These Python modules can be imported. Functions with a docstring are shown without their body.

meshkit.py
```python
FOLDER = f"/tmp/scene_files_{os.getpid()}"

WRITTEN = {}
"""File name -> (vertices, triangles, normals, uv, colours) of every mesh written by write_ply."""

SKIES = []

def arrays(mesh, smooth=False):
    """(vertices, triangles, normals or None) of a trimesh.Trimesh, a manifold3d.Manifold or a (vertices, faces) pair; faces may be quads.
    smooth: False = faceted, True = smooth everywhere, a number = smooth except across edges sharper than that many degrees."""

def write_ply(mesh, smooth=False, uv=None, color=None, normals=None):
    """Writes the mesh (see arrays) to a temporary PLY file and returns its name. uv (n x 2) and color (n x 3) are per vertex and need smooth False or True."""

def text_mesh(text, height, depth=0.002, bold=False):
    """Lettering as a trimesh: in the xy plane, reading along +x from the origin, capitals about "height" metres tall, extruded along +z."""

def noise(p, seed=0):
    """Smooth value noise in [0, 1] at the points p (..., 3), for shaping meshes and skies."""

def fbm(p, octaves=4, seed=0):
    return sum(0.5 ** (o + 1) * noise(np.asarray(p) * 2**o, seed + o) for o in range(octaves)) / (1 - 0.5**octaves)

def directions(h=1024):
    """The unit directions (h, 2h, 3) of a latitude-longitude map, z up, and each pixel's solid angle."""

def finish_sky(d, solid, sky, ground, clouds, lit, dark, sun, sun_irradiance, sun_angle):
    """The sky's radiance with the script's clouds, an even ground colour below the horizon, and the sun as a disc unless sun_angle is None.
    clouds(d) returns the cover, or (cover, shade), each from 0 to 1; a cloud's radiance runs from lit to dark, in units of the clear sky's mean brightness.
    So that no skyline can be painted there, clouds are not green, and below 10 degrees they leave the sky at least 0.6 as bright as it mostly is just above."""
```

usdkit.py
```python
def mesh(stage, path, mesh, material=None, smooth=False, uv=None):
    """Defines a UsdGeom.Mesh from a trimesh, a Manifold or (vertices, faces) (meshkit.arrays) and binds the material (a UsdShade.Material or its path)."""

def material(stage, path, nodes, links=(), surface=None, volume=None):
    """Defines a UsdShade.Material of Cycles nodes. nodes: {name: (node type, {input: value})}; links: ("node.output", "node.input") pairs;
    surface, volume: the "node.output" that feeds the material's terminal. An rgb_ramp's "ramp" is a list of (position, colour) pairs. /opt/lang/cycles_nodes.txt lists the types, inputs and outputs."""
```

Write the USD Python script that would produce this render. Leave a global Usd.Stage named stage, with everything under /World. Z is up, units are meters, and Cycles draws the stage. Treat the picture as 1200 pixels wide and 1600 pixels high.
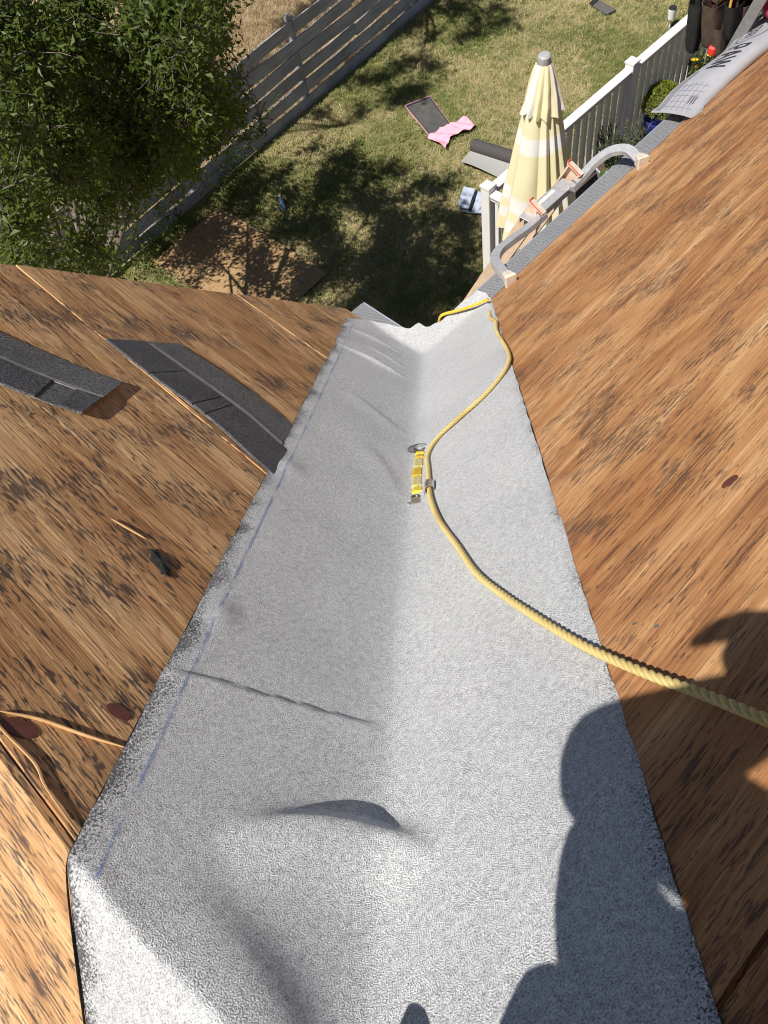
import math, numpy as np, trimesh, usdkit, meshkit
import manifold3d as m3
from pxr import Usd, UsdGeom, UsdLux, UsdShade, Gf, Sdf, Vt
stage = Usd.Stage.CreateInMemory()
UsdGeom.SetStageUpAxis(stage, UsdGeom.Tokens.z)
UsdGeom.SetStageMetersPerUnit(stage, 1.0)
UsdGeom.Xform.Define(stage, '/World'); UsdGeom.Scope.Define(stage, '/World/Looks')

# ---------------------------------------------------------------- camera, sky, sun, exposure
# world: origin = low end of the valley (eave corner), x along the right-hand eave, y along the left-hand eave, z up
CAM = np.array([-1.875, -2.1426, 3.4039])
RIGHT = np.array([0.68947, -0.71243, -0.13069]); UP = np.array([0.67214, 0.56206, 0.48199]); FWD = np.array([0.26993, 0.42016, -0.86638])
cam = UsdGeom.Camera.Define(stage, '/World/camera')
cam.CreateFocalLengthAttr(37.5); cam.CreateHorizontalApertureAttr(36.0); cam.CreateVerticalApertureAttr(48.0)
cam.CreateClippingRangeAttr(Gf.Vec2f(0.05, 500)); cam.CreateExposureAttr(0.36)
cam.AddTransformOp().Set(Gf.Matrix4d(*RIGHT, 0, *UP, 0, *(-FWD), 0, *CAM, 1))
SUN_EL, SUN_AZ = math.radians(60), math.radians(5)
S = np.array([-math.cos(SUN_EL) * math.cos(SUN_AZ), math.cos(SUN_EL) * math.sin(SUN_AZ), math.sin(SUN_EL)])
sky_m = usdkit.material(stage, '/World/Looks/sky_air', {
    's': ('sky_texture', {'sky_type': 'single_scattering', 'sun_disc': False, 'sun_elevation': SUN_EL, 'sun_rotation': math.atan2(S[0], S[1]), 'ozone_density': 3.0, 'air_density': .8, 'aerosol_density': .5}),
    'b': ('background_shader', {'strength': 0.05})}, [('s.color', 'b.color')], surface='b.background')
sky = UsdLux.DomeLight.Define(stage, '/World/sky'); sky.GetPrim().SetCustomDataByKey('kind', 'structure')
UsdShade.MaterialBindingAPI.Apply(sky.GetPrim()).Bind(sky_m)
sun = UsdLux.DistantLight.Define(stage, '/World/sun')
sun.CreateIntensityAttr(1.25); sun.CreateAngleAttr(0.53); sun.CreateColorAttr(Gf.Vec3f(1.0, 0.955, 0.89)); sun.CreateNormalizeAttr(True)
zx = np.cross([0, 0, 1], S); zx /= np.linalg.norm(zx); zy = np.cross(S, zx)
sun.AddTransformOp().Set(Gf.Matrix4d(*map(float, zx), 0, *map(float, zy), 0, *map(float, S), 0, 0, 0, 0, 1))

# ---------------------------------------------------------------- helpers
RNG = np.random.default_rng(11)
used = {}
def numbered(parent, name):
    k = (str(parent), name); n = used.get(k, 0); used[k] = n + 1
    return f'{parent}/{name}' + (f'_{n:03d}' if n else '')
def tag(p, label=None, cat=None, group=None, kind=None):
    p = p.GetPrim() if hasattr(p, 'GetPrim') else p
    for k, v in (('label', label), ('category', cat), ('group', group), ('kind', kind)):
        if v: p.SetCustomDataByKey(k, v)
    return p
def obj(name, mesh, mat, parent='/World', smooth=False, uv=None, label=None, cat=None, group=None, kind=None):
    par = str(parent.GetPath()) if hasattr(parent, 'GetPath') else parent
    m = usdkit.mesh(stage, numbered(par, name), mesh, mat, smooth, uv)
    return tag(m, label, cat, group, kind)
def thing(name, label, cat, loc=(0, 0, 0), rotz=0, group=None, mat4=None):
    x = UsdGeom.Xform.Define(stage, numbered('/World', name))
    if mat4 is not None: x.AddTransformOp().Set(mat4)
    else:
        x.AddTranslateOp().Set(Gf.Vec3d(*map(float, loc)))
        if rotz: x.AddRotateZOp().Set(float(rotz))
    return tag(x, label, cat, group)
def copy_of(src, loc, rotz=0, label=None, scale=None):
    cd = src.GetCustomData()
    x = UsdGeom.Xform.Define(stage, numbered('/World', src.GetName()))
    x.AddTranslateOp().Set(Gf.Vec3d(*map(float, loc))); x.AddRotateZOp().Set(float(rotz))
    if scale: x.AddScaleOp().Set(Gf.Vec3f(*scale))
    x.GetPrim().GetReferences().AddInternalReference(src.GetPath()); x.GetPrim().SetInstanceable(True)
    return tag(x, label or cd.get('label'), cd.get('category'), cd.get('group'))
def cat(ms): return trimesh.util.concatenate([m for m in ms if m is not None])
def box(x0, x1, y0, y1, z0, z1):
    b = trimesh.creation.box([abs(x1 - x0), abs(y1 - y0), abs(z1 - z0)]); b.apply_translation([(x0 + x1) / 2, (y0 + y1) / 2, (z0 + z1) / 2]); return b
def bev(x0, x1, y0, y1, z0, z1, r=0.004):
    """a box with chamfered edges"""
    pts = []
    for i in range(3):
        d = [r, r, r]; d[i] = 0
        a = np.array([x0, y0, z0]) + d; b = np.array([x1, y1, z1]) - d
        pts += [[(a, b)[p][0], (a, b)[q][1], (a, b)[s][2]] for p in (0, 1) for q in (0, 1) for s in (0, 1)]
    return trimesh.convex.convex_hull(np.array(pts))
def catmull(P, n):
    P = np.asarray(P, float); Q = np.vstack([2 * P[0] - P[1], P, 2 * P[-1] - P[-2]]); out = []
    for i in range(1, len(Q) - 2):
        u = np.linspace(0, 1, n, endpoint=False)[:, None]; a, b, c, d = Q[i - 1], Q[i], Q[i + 1], Q[i + 2]
        out.append(.5 * (2 * b + (c - a) * u + (2 * a - 5 * b + 4 * c - d) * u ** 2 + (3 * b - a - 3 * c + d) * u ** 3))
    return np.vstack(out + [P[-1:]])
def frames(P, up0=None):
    T = np.gradient(P, axis=0); T /= np.linalg.norm(T, axis=1)[:, None]
    n = np.cross(T[0], [0.13, 0.31, 0.94]) if up0 is None else np.array(up0, float); out = []
    for t in T:
        n = n - t * (n @ t); n /= np.linalg.norm(n); out.append(n)
    N = np.array(out); return T, N, np.cross(T, N)
def sweep(P, prof, up0=None, closed_prof=True, scale=None):
    """sweeps a profile (k x 2, along the frame's N and B) along P, with end caps"""
    P = np.asarray(P, float); T, N, B = frames(P, up0); prof = np.asarray(prof, float); k, n = len(prof), len(P)
    sc = np.ones(n) if scale is None else np.asarray(scale)
    V = (P[:, None] + sc[:, None, None] * (prof[None, :, :1] * N[:, None] + prof[None, :, 1:] * B[:, None])).reshape(-1, 3)
    F = []
    kk = k if closed_prof else k - 1
    i, j = np.meshgrid(np.arange(n - 1), np.arange(kk), indexing='ij'); a = i * k + j; b = i * k + (j + 1) % k
    F = np.vstack([np.stack([a, b, b + k], -1).reshape(-1, 3), np.stack([a, b + k, a + k], -1).reshape(-1, 3)])
    if closed_prof:
        V = np.vstack([V, P[:1], P[-1:]]); c0, c1 = len(V) - 2, len(V) - 1; j = np.arange(k)
        F = np.vstack([F, np.stack([np.full(k, c0), (j + 1) % k, j], -1), np.stack([np.full(k, c1), (n - 1) * k + j, (n - 1) * k + (j + 1) % k], -1)])
    return trimesh.Trimesh(V, F, process=False)
def circ(r, k=10, ry=None):
    a = np.linspace(0, 2 * np.pi, k, endpoint=False); return np.stack([r * np.cos(a), (ry or r) * np.sin(a)], -1)
def tube(P, r, k=8, n=0, scale=None):
    P = catmull(P, n) if n else np.asarray(P, float); return sweep(P, circ(r, k), scale=scale)
def lathe(prof, k=24):
    prof = np.asarray(prof, float); a = np.linspace(0, 2 * np.pi, k, endpoint=False); n = len(prof)
    V = np.stack([prof[:, 0][:, None] * np.cos(a), prof[:, 0][:, None] * np.sin(a), np.repeat(prof[:, 1:2], k, 1)], -1).reshape(-1, 3)
    i, j = np.meshgrid(np.arange(n - 1), np.arange(k), indexing='ij'); p = i * k + j; q = i * k + (j + 1) % k
    return trimesh.Trimesh(V, np.vstack([np.stack([p, q, q + k], -1).reshape(-1, 3), np.stack([p, q + k, p + k], -1).reshape(-1, 3)]), process=False)
def gridmesh(V):
    n, k = V.shape[:2]; i, j = np.meshgrid(np.arange(n - 1), np.arange(k - 1), indexing='ij'); a = i * k + j
    return trimesh.Trimesh(V.reshape(-1, 3), np.vstack([np.stack([a, a + k, a + k + 1], -1).reshape(-1, 3), np.stack([a, a + k + 1, a + 1], -1).reshape(-1, 3)]), process=False)
def sheet(V, th, nrm=None):
    """closed thin sheet from a grid of points, thickness th below"""
    n, k = V.shape[:2]
    if nrm is None:
        du = np.gradient(V, axis=0); dv = np.gradient(V, axis=1); N = np.cross(du, dv); N /= np.linalg.norm(N, axis=-1, keepdims=True) + 1e-12
        if N[..., 2].mean() < 0: N = -N
    else: N = np.broadcast_to(np.asarray(nrm, float), V.shape)
    a = gridmesh(V); b = gridmesh(V - N * th); F = [a.faces, b.faces[:, ::-1] + n * k]
    rim = np.concatenate([np.arange(k), np.arange(1, n) * k + k - 1, (n - 1) * k + np.arange(k - 2, -1, -1), np.arange(n - 2, 0, -1) * k])
    r2 = np.roll(rim, -1); F += [np.stack([rim, rim + n * k, r2 + n * k], -1), np.stack([rim, r2 + n * k, r2], -1)]
    m = trimesh.Trimesh(np.vstack([a.vertices, b.vertices]), np.vstack(F), process=False); m.fix_normals(); return m
def unit(a): a = np.asarray(a, float); return a / (np.linalg.norm(a, axis=-1, keepdims=True) + 1e-12)
def leaves(C, size, rng, aspect=.45, up=.5, droop=0.0, axis=None, fold=.18):
    """one folded leaf (two faces) at every centre"""
    n = len(C); nr = unit(rng.normal(size=(n, 3)) + [0, 0, up]); ax = unit(rng.normal(size=(n, 3)) + [0, 0, -droop]) if axis is None else axis
    ax = unit(ax - nr * (ax * nr).sum(1)[:, None]); sd = np.cross(nr, ax); L = size * rng.uniform(.6, 1.25, n)[:, None]
    a, b = C - ax * L * .5, C + ax * L * .5; mid = C - ax * L * .06
    l, r = mid + sd * L * aspect * .5 + nr * L * fold, mid - sd * L * aspect * .5 + nr * L * fold
    V = np.stack([a, l, b, r], 1).reshape(-1, 3); o = np.arange(n)[:, None] * 4
    return trimesh.Trimesh(V, np.vstack([o + [0, 1, 2], o + [0, 2, 3]]), process=False)
def rot_to(d, up=(0, 0, 1)):
    z = unit(d); x = unit(np.cross(up, z)) if abs(z @ unit(up)) < .99 else np.array([1., 0, 0]); M = np.eye(4); M[:3, 0], M[:3, 1], M[:3, 2] = x, np.cross(z, x), z; return M
def smoothstep(x, a, b): u = np.clip((x - a) / (b - a), 0, 1); return u * u * (3 - 2 * u)

# ---------------------------------------------------------------- materials
def mat(name, nodes, links, surface='p.BSDF'): return usdkit.material(stage, '/World/Looks/' + name, nodes, links, surface=surface)
def plain(name, col, rough=.6, metal=0., var=.12, scale=14., bump=.0, bscale=60., spec=.4):
    lo = [c * (1 - var) for c in col]; hi = [min(1, c * (1 + var)) for c in col]
    nodes = {'g': ('geometry', {}), 'n': ('noise_texture', {'scale': scale, 'detail': 5., 'roughness': .6}), 'r': ('rgb_ramp', {'ramp': [(.3, lo), (.7, hi)]}),
             'p': ('principled_bsdf', {'roughness': rough, 'metallic': metal, 'specular_ior_level': spec})}
    links = [('g.position', 'n.vector'), ('n.fac', 'r.fac'), ('r.color', 'p.base_color')]
    if bump:
        nodes['n2'] = ('noise_texture', {'scale': bscale, 'detail': 4.}); nodes['b'] = ('bump', {'strength': .6, 'distance': bump}); links += [('g.position', 'n2.vector'), ('n2.fac', 'b.height'), ('b.normal', 'p.normal')]
    return mat(name, nodes, links)
def plywood(name, axis, cols, stain=.58, seed=0., relief=.0016, stain_col=(.035, .03, .035), fl=(150., 22.), amt=.85):
    """rotary-cut plywood, grain along the world axis: contour figure, fine grain relief, dark flecks of torn felt"""
    def sc(across, along): return (along, across, across) if axis == 'x' else (across, along, across)
    nodes = {
        'g': ('geometry', {}), 'oi': ('object_info', {}), 'off': ('vector_math', {'math_type': 'multiply_add', 'vector2': (7.3, 5.1, 3.7)}),
        'mw': ('mapping', {'scale': sc(5.0, 1.1)}), 'nw': ('noise_texture', {'scale': 1., 'detail': 3., 'roughness': .5, 'distortion': .6}),
        'rk': ('math', {'math_type': 'multiply', 'value2': 26.}), 'ring': ('math', {'math_type': 'sine'}),
        'mf': ('mapping', {'scale': sc(150., 5.)}), 'nf': ('noise_texture', {'scale': 1., 'detail': 4., 'roughness': .6}),
        'mm': ('mapping', {'scale': sc(56., 2.2)}), 'nm': ('noise_texture', {'scale': 1., 'detail': 4., 'roughness': .6, 'distortion': .5}),
        'nl': ('noise_texture', {'scale': 1.7, 'detail': 3.}),
        'a1': ('math', {'math_type': 'multiply_add', 'value2': .10}), 'a2': ('math', {'math_type': 'multiply_add', 'value2': .55}), 'a3': ('math', {'math_type': 'multiply_add', 'value2': .75, 'value3': -.15}),
        'a4': ('math', {'math_type': 'multiply_add', 'value2': .5}),
        'cr': ('rgb_ramp', {'ramp': cols}),
        'ms': ('mapping', {'scale': sc(*fl)}), 'ns': ('noise_texture', {'scale': 1., 'detail': 5., 'roughness': .68, 'distortion': .8}),
        'nsl': ('noise_texture', {'scale': 5.5, 'detail': 3.}), 'sadd': ('math', {'math_type': 'multiply_add', 'value2': .42}),
        'sr': ('rgb_ramp', {'ramp': [(stain + .17, (0, 0, 0)), (stain + .205, (1, 1, 1))]}), 'sf': ('math', {'math_type': 'multiply', 'value2': amt}),
        'mx': ('mix', {'mix_type': 'mix', 'color2': stain_col}),
        'mt': ('mapping', {'scale': sc(2.6, .8)}), 'nt': ('noise_texture', {'scale': 1., 'detail': 3., 'distortion': .4}), 'tr': ('rgb_ramp', {'ramp': [(.36, (.88, .80, .74)), (.5, (1., 1., 1.)), (.64, (1.10, 1.14, 1.20))]}), 'tm': ('mix', {'mix_type': 'multiply', 'fac': 1.}),
        'h1': ('math', {'math_type': 'multiply_add', 'value2': .22}), 'h0': ('math', {'math_type': 'multiply_add', 'value2': .5}),
        'b': ('bump', {'strength': 1.0, 'distance': relief}), 'p': ('principled_bsdf', {'roughness': .72, 'specular_ior_level': .25})}
    links = [('oi.random', 'off.vector1'), ('g.position', 'off.vector3')]
    for m_, n_ in (('mw', 'nw'), ('mf', 'nf'), ('mm', 'nm'), ('ms', 'ns')): links += [('off.value' if 0 else 'off.vector', m_ + '.vector'), (m_ + '.vector', n_ + '.vector')]
    links += [('off.vector', 'nl.vector'), ('off.vector', 'nsl.vector'), ('nw.fac', 'rk.value1'), ('rk.value', 'ring.value1'),
              ('ring.value', 'a1.value1'), ('nl.fac', 'a4.value1'), ('nm.fac', 'a2.value1'), ('nf.fac', 'a3.value1'),
              ('a3.value', 'a2.value3'), ('a2.value', 'a1.value3'), ('a1.value', 'a4.value3'), ('a4.value', 'cr.fac'),
              ('nsl.fac', 'sadd.value1'), ('ns.fac', 'sadd.value3'), ('sadd.value', 'sr.fac'), ('sr.color', 'sf.value1'), ('sf.value', 'mx.fac'), ('off.vector', 'mt.vector'), ('mt.vector', 'nt.vector'), ('nt.fac', 'tr.fac'), ('cr.color', 'tm.color1'), ('tr.color', 'tm.color2'), ('tm.color', 'mx.color1'), ('mx.color', 'p.base_color'),
              ('ring.value', 'h1.value1'), ('nf.fac', 'h0.value1'), ('nm.fac', 'h0.value3'), ('h0.value', 'h1.value3'), ('h1.value', 'b.height'), ('b.normal', 'p.normal')]
    return mat(name, nodes, links)
PLY_COLS = [(.40, (.17, .075, .030)), (.62, (.385, .205, .090)), (.85, (.53, .315, .150)), (1.05, (.66, .45, .24))]
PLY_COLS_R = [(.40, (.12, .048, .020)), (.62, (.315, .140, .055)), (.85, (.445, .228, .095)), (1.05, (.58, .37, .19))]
M = {}
M['ply_left'] = plywood('weathered_plywood_grain_across', 'y', PLY_COLS, relief=.0030)
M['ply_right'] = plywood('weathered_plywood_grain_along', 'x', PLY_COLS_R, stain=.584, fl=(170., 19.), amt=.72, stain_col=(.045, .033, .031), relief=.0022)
M['ply_osb'] = None
M['plug'] = plain('wood_plug', (.11, .035, .025), .6, var=.2, scale=40)
M['splinter'] = plain('fresh_split_wood', (.55, .34, .16), .7, var=.2, scale=30)
M['board_edge'] = plain('fascia_board', (.34, .30, .26), .7, var=.2, bump=.002)
M['siding'] = plain('house_siding', (.50, .47, .42), .7, var=.06)
# mineral cap sheet: granules, dark worn borders (uv: x = metres across, y = metres along)
M['membrane'] = mat('granulated_grey_membrane', {
    'g': ('geometry', {}), 't': ('texture_coordinate', {}), 'x': ('separate_xyz', {}), 'ng': ('math', {'math_type': 'multiply_add', 'value2': -1., 'value3': -.028}), 'ab': ('math', {'math_type': 'maximum'}),
    'n1': ('noise_texture', {'scale': 375., 'detail': 1.5, 'roughness': .8}), 'n2': ('noise_texture', {'scale': 90., 'detail': 3.}), 'n3': ('noise_texture', {'scale': 3.0, 'detail': 4.}),
    'v': ('voronoi_texture', {'scale': 420., 'feature': 'f1'}),
    'r': ('rgb_ramp', {'ramp': [(.32, (.26, .262, .27)), (.44, (.535, .54, .55)), (.56, (.665, .67, .68)), (.70, (.84, .842, .85))]}),
    'm2': ('rgb_ramp', {'ramp': [(.35, (.84, .84, .845)), (.5, (1., 1., 1.)), (.65, (1.10, 1.10, 1.10))]}), 'mv': ('mix', {'mix_type': 'multiply', 'fac': 1.}), 'm3': ('rgb_ramp', {'ramp': [(.3, (.90, .90, .90)), (.7, (1.02, 1.02, 1.01))]}), 'mu': ('mix', {'mix_type': 'multiply', 'fac': 1.}),
    'ed': ('map_range', {'from_min': .385, 'from_max': .475, 'to_min': 0., 'to_max': .36, 'clamp': True}), 'e1': ('noise_texture', {'scale': 240., 'detail': 3., 'roughness': .75}), 'e2': ('noise_texture', {'scale': 9., 'detail': 3.}),
    'es': ('math', {'math_type': 'multiply_add', 'value2': .45}), 'ea': ('math', {'math_type': 'add'}), 'er': ('rgb_ramp', {'ramp': [(.965, (0, 0, 0)), (1.0, (1, 1, 1))]}), 'ef': ('math', {'math_type': 'multiply', 'value2': .85}),
    'mx': ('mix', {'color2': (.045, .045, .05)}), 'b': ('bump', {'strength': 1., 'distance': .0050}), 'p': ('principled_bsdf', {'roughness': .8, 'specular_ior_level': .3})},
    [('t.UV', 'x.vector'), ('x.x', 'ng.value1'), ('x.x', 'ab.value1'), ('ng.value', 'ab.value2'), ('g.position', 'n1.vector'), ('g.position', 'n2.vector'), ('g.position', 'n3.vector'), ('g.position', 'e1.vector'), ('g.position', 'e2.vector'),
     ('n1.fac', 'r.fac'), ('n2.fac', 'm2.fac'), ('r.color', 'mv.color1'), ('m2.color', 'mv.color2'), ('n3.fac', 'm3.fac'), ('mv.color', 'mu.color1'), ('m3.color', 'mu.color2'), ('ab.value', 'ed.value'), ('e2.fac', 'es.value1'), ('e1.fac', 'es.value3'), ('es.value', 'ea.value1'), ('ed.result', 'ea.value2'),
     ('ea.value', 'er.fac'), ('er.color', 'ef.value1'), ('ef.value', 'mx.fac'), ('mu.color', 'mx.color1'), ('mx.color', 'p.base_color'), ('n1.fac', 'b.height'), ('b.normal', 'p.normal')])
def shingle_mat(name, lo, hi):
    return mat(name, {'g': ('geometry', {}), 'n': ('noise_texture', {'scale': 170., 'detail': 3., 'roughness': .75}), 'n2': ('noise_texture', {'scale': 8., 'detail': 3.}), 'r': ('rgb_ramp', {'ramp': [(.40, lo), (.62, hi)]}),
        'r2': ('rgb_ramp', {'ramp': [(.3, (.8, .8, .8)), (.7, (1.1, 1.1, 1.1))]}), 'mu': ('mix', {'mix_type': 'multiply', 'fac': 1.}), 'b': ('bump', {'distance': .0022}), 'p': ('principled_bsdf', {'roughness': .75, 'specular_ior_level': .3})},
        [('g.position', 'n.vector'), ('g.position', 'n2.vector'), ('n.fac', 'r.fac'), ('n2.fac', 'r2.fac'), ('r.color', 'mu.color1'), ('r2.color', 'mu.color2'), ('mu.color', 'p.base_color'), ('n.fac', 'b.height'), ('b.normal', 'p.normal')])
M['shingle'] = shingle_mat('shingle_headlap', (.035, .035, .036), (.20, .20, .20)); M['shingle_dark'] = shingle_mat('shingle_tab', (.022, .022, .026), (.14, .138, .15))
M['shingle_line'] = plain('shingle_nail_line', (.24, .24, .23), .8, var=.25, scale=60)
M['chalk'] = mat('blue_chalk', {'g': ('geometry', {}), 'n': ('noise_texture', {'scale': 300., 'detail': 2.}), 'n2': ('noise_texture', {'scale': 12., 'detail': 2.}), 'a': ('math', {'math_type': 'add'}), 'r': ('rgb_ramp', {'ramp': [(.90, (0, 0, 0)), (1.10, (1, 1, 1))]}),
     'd': ('principled_bsdf', {'base_color': (.03, .12, .48), 'roughness': .9}), 't': ('transparent_bsdf', {}), 'mx': ('mix_closure', {})},
    [('g.position', 'n.vector'), ('g.position', 'n2.vector'), ('n.fac', 'a.value1'), ('n2.fac', 'a.value2'), ('a.value', 'r.fac'), ('r.color', 'mx.fac'), ('t.BSDF', 'mx.closure1'), ('d.BSDF', 'mx.closure2')], 'mx.closure')
M['felt'] = plain('black_felt', (.018, .018, .018), .85, var=.4, scale=80, bump=.002, bscale=120)
M['alu'] = plain('worn_aluminium', (.56, .56, .57), .5, .55, var=.12, scale=30)
M['lip'] = plain('gutter_enamel', (.34, .37, .44), .35, .35, var=.1, scale=20)
M['guard'] = mat('gutter_guard_mesh', {'g': ('geometry', {}), 'm': ('mapping', {'scale': (1., 1., 1.)}), 'w': ('wave_texture', {'wave_type': 'bands', 'bands_direction': 'diagonal', 'scale': 38., 'distortion': 1.2}), 'n': ('noise_texture', {'scale': 160., 'detail': 2.}), 'a': ('math', {'math_type': 'multiply_add', 'value2': .3}),
    'r': ('rgb_ramp', {'ramp': [(.25, (.10, .105, .11)), (.9, (.33, .335, .345))]}), 'b': ('bump', {'distance': .002}), 'p': ('principled_bsdf', {'roughness': .5, 'metallic': .3})},
    [('g.position', 'w.vector'), ('g.position', 'n.vector'), ('w.fac', 'a.value1'), ('n.fac', 'a.value3'), ('a.value', 'r.fac'), ('r.color', 'p.base_color'), ('a.value', 'b.height'), ('b.normal', 'p.normal')])
def rope_mat(name, a, b): return mat(name, {'g': ('geometry', {}), 'n': ('noise_texture', {'scale': 240., 'detail': 4., 'roughness': .7}), 'n2': ('noise_texture', {'scale': 5., 'detail': 3.}), 'ad': ('math', {'math_type': 'add'}), 'r': ('rgb_ramp', {'ramp': [(.75, a), (1.25, b)]}),
    'bu': ('bump', {'distance': .0012}), 'p': ('principled_bsdf', {'roughness': .7, 'specular_ior_level': .3})}, [('g.position', 'n.vector'), ('g.position', 'n2.vector'), ('n.fac', 'ad.value1'), ('n2.fac', 'ad.value2'), ('ad.value', 'r.fac'), ('r.color', 'p.base_color'), ('n.fac', 'bu.height'), ('bu.normal', 'p.normal')])
M['rope'] = rope_mat('dirty_yellow_rope', (.42, .30, .10), (.76, .62, .27)); M['rope_bright'] = rope_mat('bright_yellow_rope', (.55, .32, .02), (.85, .58, .08))
M['steel'] = plain('zinc_steel', (.60, .59, .55), .3, .95, var=.15, scale=50)
M['dark_steel'] = plain('dark_steel', (.16, .16, .15), .35, .8, var=.2, scale=40)
M['yellow_plastic'] = plain('yellow_webbing', (.62, .46, .05), .5, var=.12, scale=60); M['clear_wrap'] = plain('clear_wrap', (.50, .44, .20), .25, var=.1, scale=60); M['amber'] = plain('amber_webbing', (.52, .35, .035), .5, var=.12, scale=60)
M['vinyl'] = plain('white_vinyl', (.74, .73, .71), .4, var=.04, scale=9); M['vinyl_grime'] = plain('white_vinyl_grimy', (.72, .71, .68), .45, var=.08, scale=9)
M['deck_wood'] = plain('deck_brown', (.11, .065, .045), .7, var=.3, scale=12, bump=.002)
def fabric(name, a, b, z0, z1, bands):
    """closed parasol cloth: bands given as fractions of its height"""
    ramp = []
    for f0, f1 in bands: ramp += [(f0 - .012, a), (f0 + .004, b), (f1 - .004, b), (f1 + .012, a)]
    return mat(name, {'t': ('texture_coordinate', {}), 'x': ('separate_xyz', {}), 'r': ('rgb_ramp', {'ramp': [(0, a)] + ramp + [(1, a)]}), 'g': ('geometry', {}), 'n': ('noise_texture', {'scale': 400., 'detail': 2.}), 'b': ('bump', {'distance': .0006}),
        'p': ('principled_bsdf', {'roughness': .8, 'specular_ior_level': .2}), 'tr': ('translucent_bsdf', {}), 'mx': ('mix_closure', {'fac': .22})},
        [('t.UV', 'x.vector'), ('x.y', 'r.fac'), ('r.color', 'p.base_color'), ('r.color', 'tr.color'), ('g.position', 'n.vector'), ('n.fac', 'b.height'), ('b.normal', 'p.normal'), ('p.BSDF', 'mx.closure1'), ('tr.BSDF', 'mx.closure2')], 'mx.closure')
YEL, WHT = (.86, .79, .52), (.88, .87, .84)
M['canopy'] = fabric('parasol_cloth', YEL, WHT, 0, 1, [(.35, .435), (.715, .80), (.865, .925)])
M['vent'] = mat('parasol_vent_cloth', {'t': ('texture_coordinate', {}), 'x': ('separate_xyz', {}), 'r': ('rgb_ramp', {'ramp': [(0, YEL), (.09, YEL), (.10, WHT), (.2, WHT), (.21, YEL), (.42, YEL), (.43, WHT), (.52, WHT), (.53, YEL), (.72, YEL), (.73, WHT), (.80, WHT), (.81, YEL), (1, YEL)]}), 'p': ('principled_bsdf', {'roughness': .8}), 'tr': ('translucent_bsdf', {}), 'mx': ('mix_closure', {'fac': .22})},
    [('t.UV', 'x.vector'), ('x.x', 'r.fac'), ('r.color', 'p.base_color'), ('r.color', 'tr.color'), ('p.BSDF', 'mx.closure1'), ('tr.BSDF', 'mx.closure2')], 'mx.closure')
M['alu_dull'] = plain('dull_aluminium', (.27, .27, .275), .5, .4, var=.15, scale=30); M['grey_plastic'] = plain('grey_plastic', (.36, .36, .37), .5)
def leaf_mat(name, cols, trans=.42, rough=.45):
    return mat(name, {'g': ('geometry', {}), 'r': ('rgb_ramp', {'ramp': cols}), 'p': ('principled_bsdf', {'roughness': rough, 'specular_ior_level': .4}), 'h': ('hsv', {'value': 1.6, 'saturation': 1.1}), 'tr': ('translucent_bsdf', {}), 'mx': ('mix_closure', {'fac': trans})},
        [('g.random_per_island', 'r.fac'), ('r.color', 'p.base_color'), ('r.color', 'h.color'), ('h.color', 'tr.color'), ('p.BSDF', 'mx.closure1'), ('tr.BSDF', 'mx.closure2')], 'mx.closure')
M['leaf'] = leaf_mat('oak_leaf', [(0, (.10, .14, .028)), (.4, (.23, .275, .055)), (.85, (.40, .42, .12)), (.975, (.55, .53, .23)), (.99, (.30, .18, .04)), (1, (.32, .17, .05))])
M['bark'] = plain('bark', (.13, .105, .085), .9, var=.35, scale=25, bump=.01, bscale=30)
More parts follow.
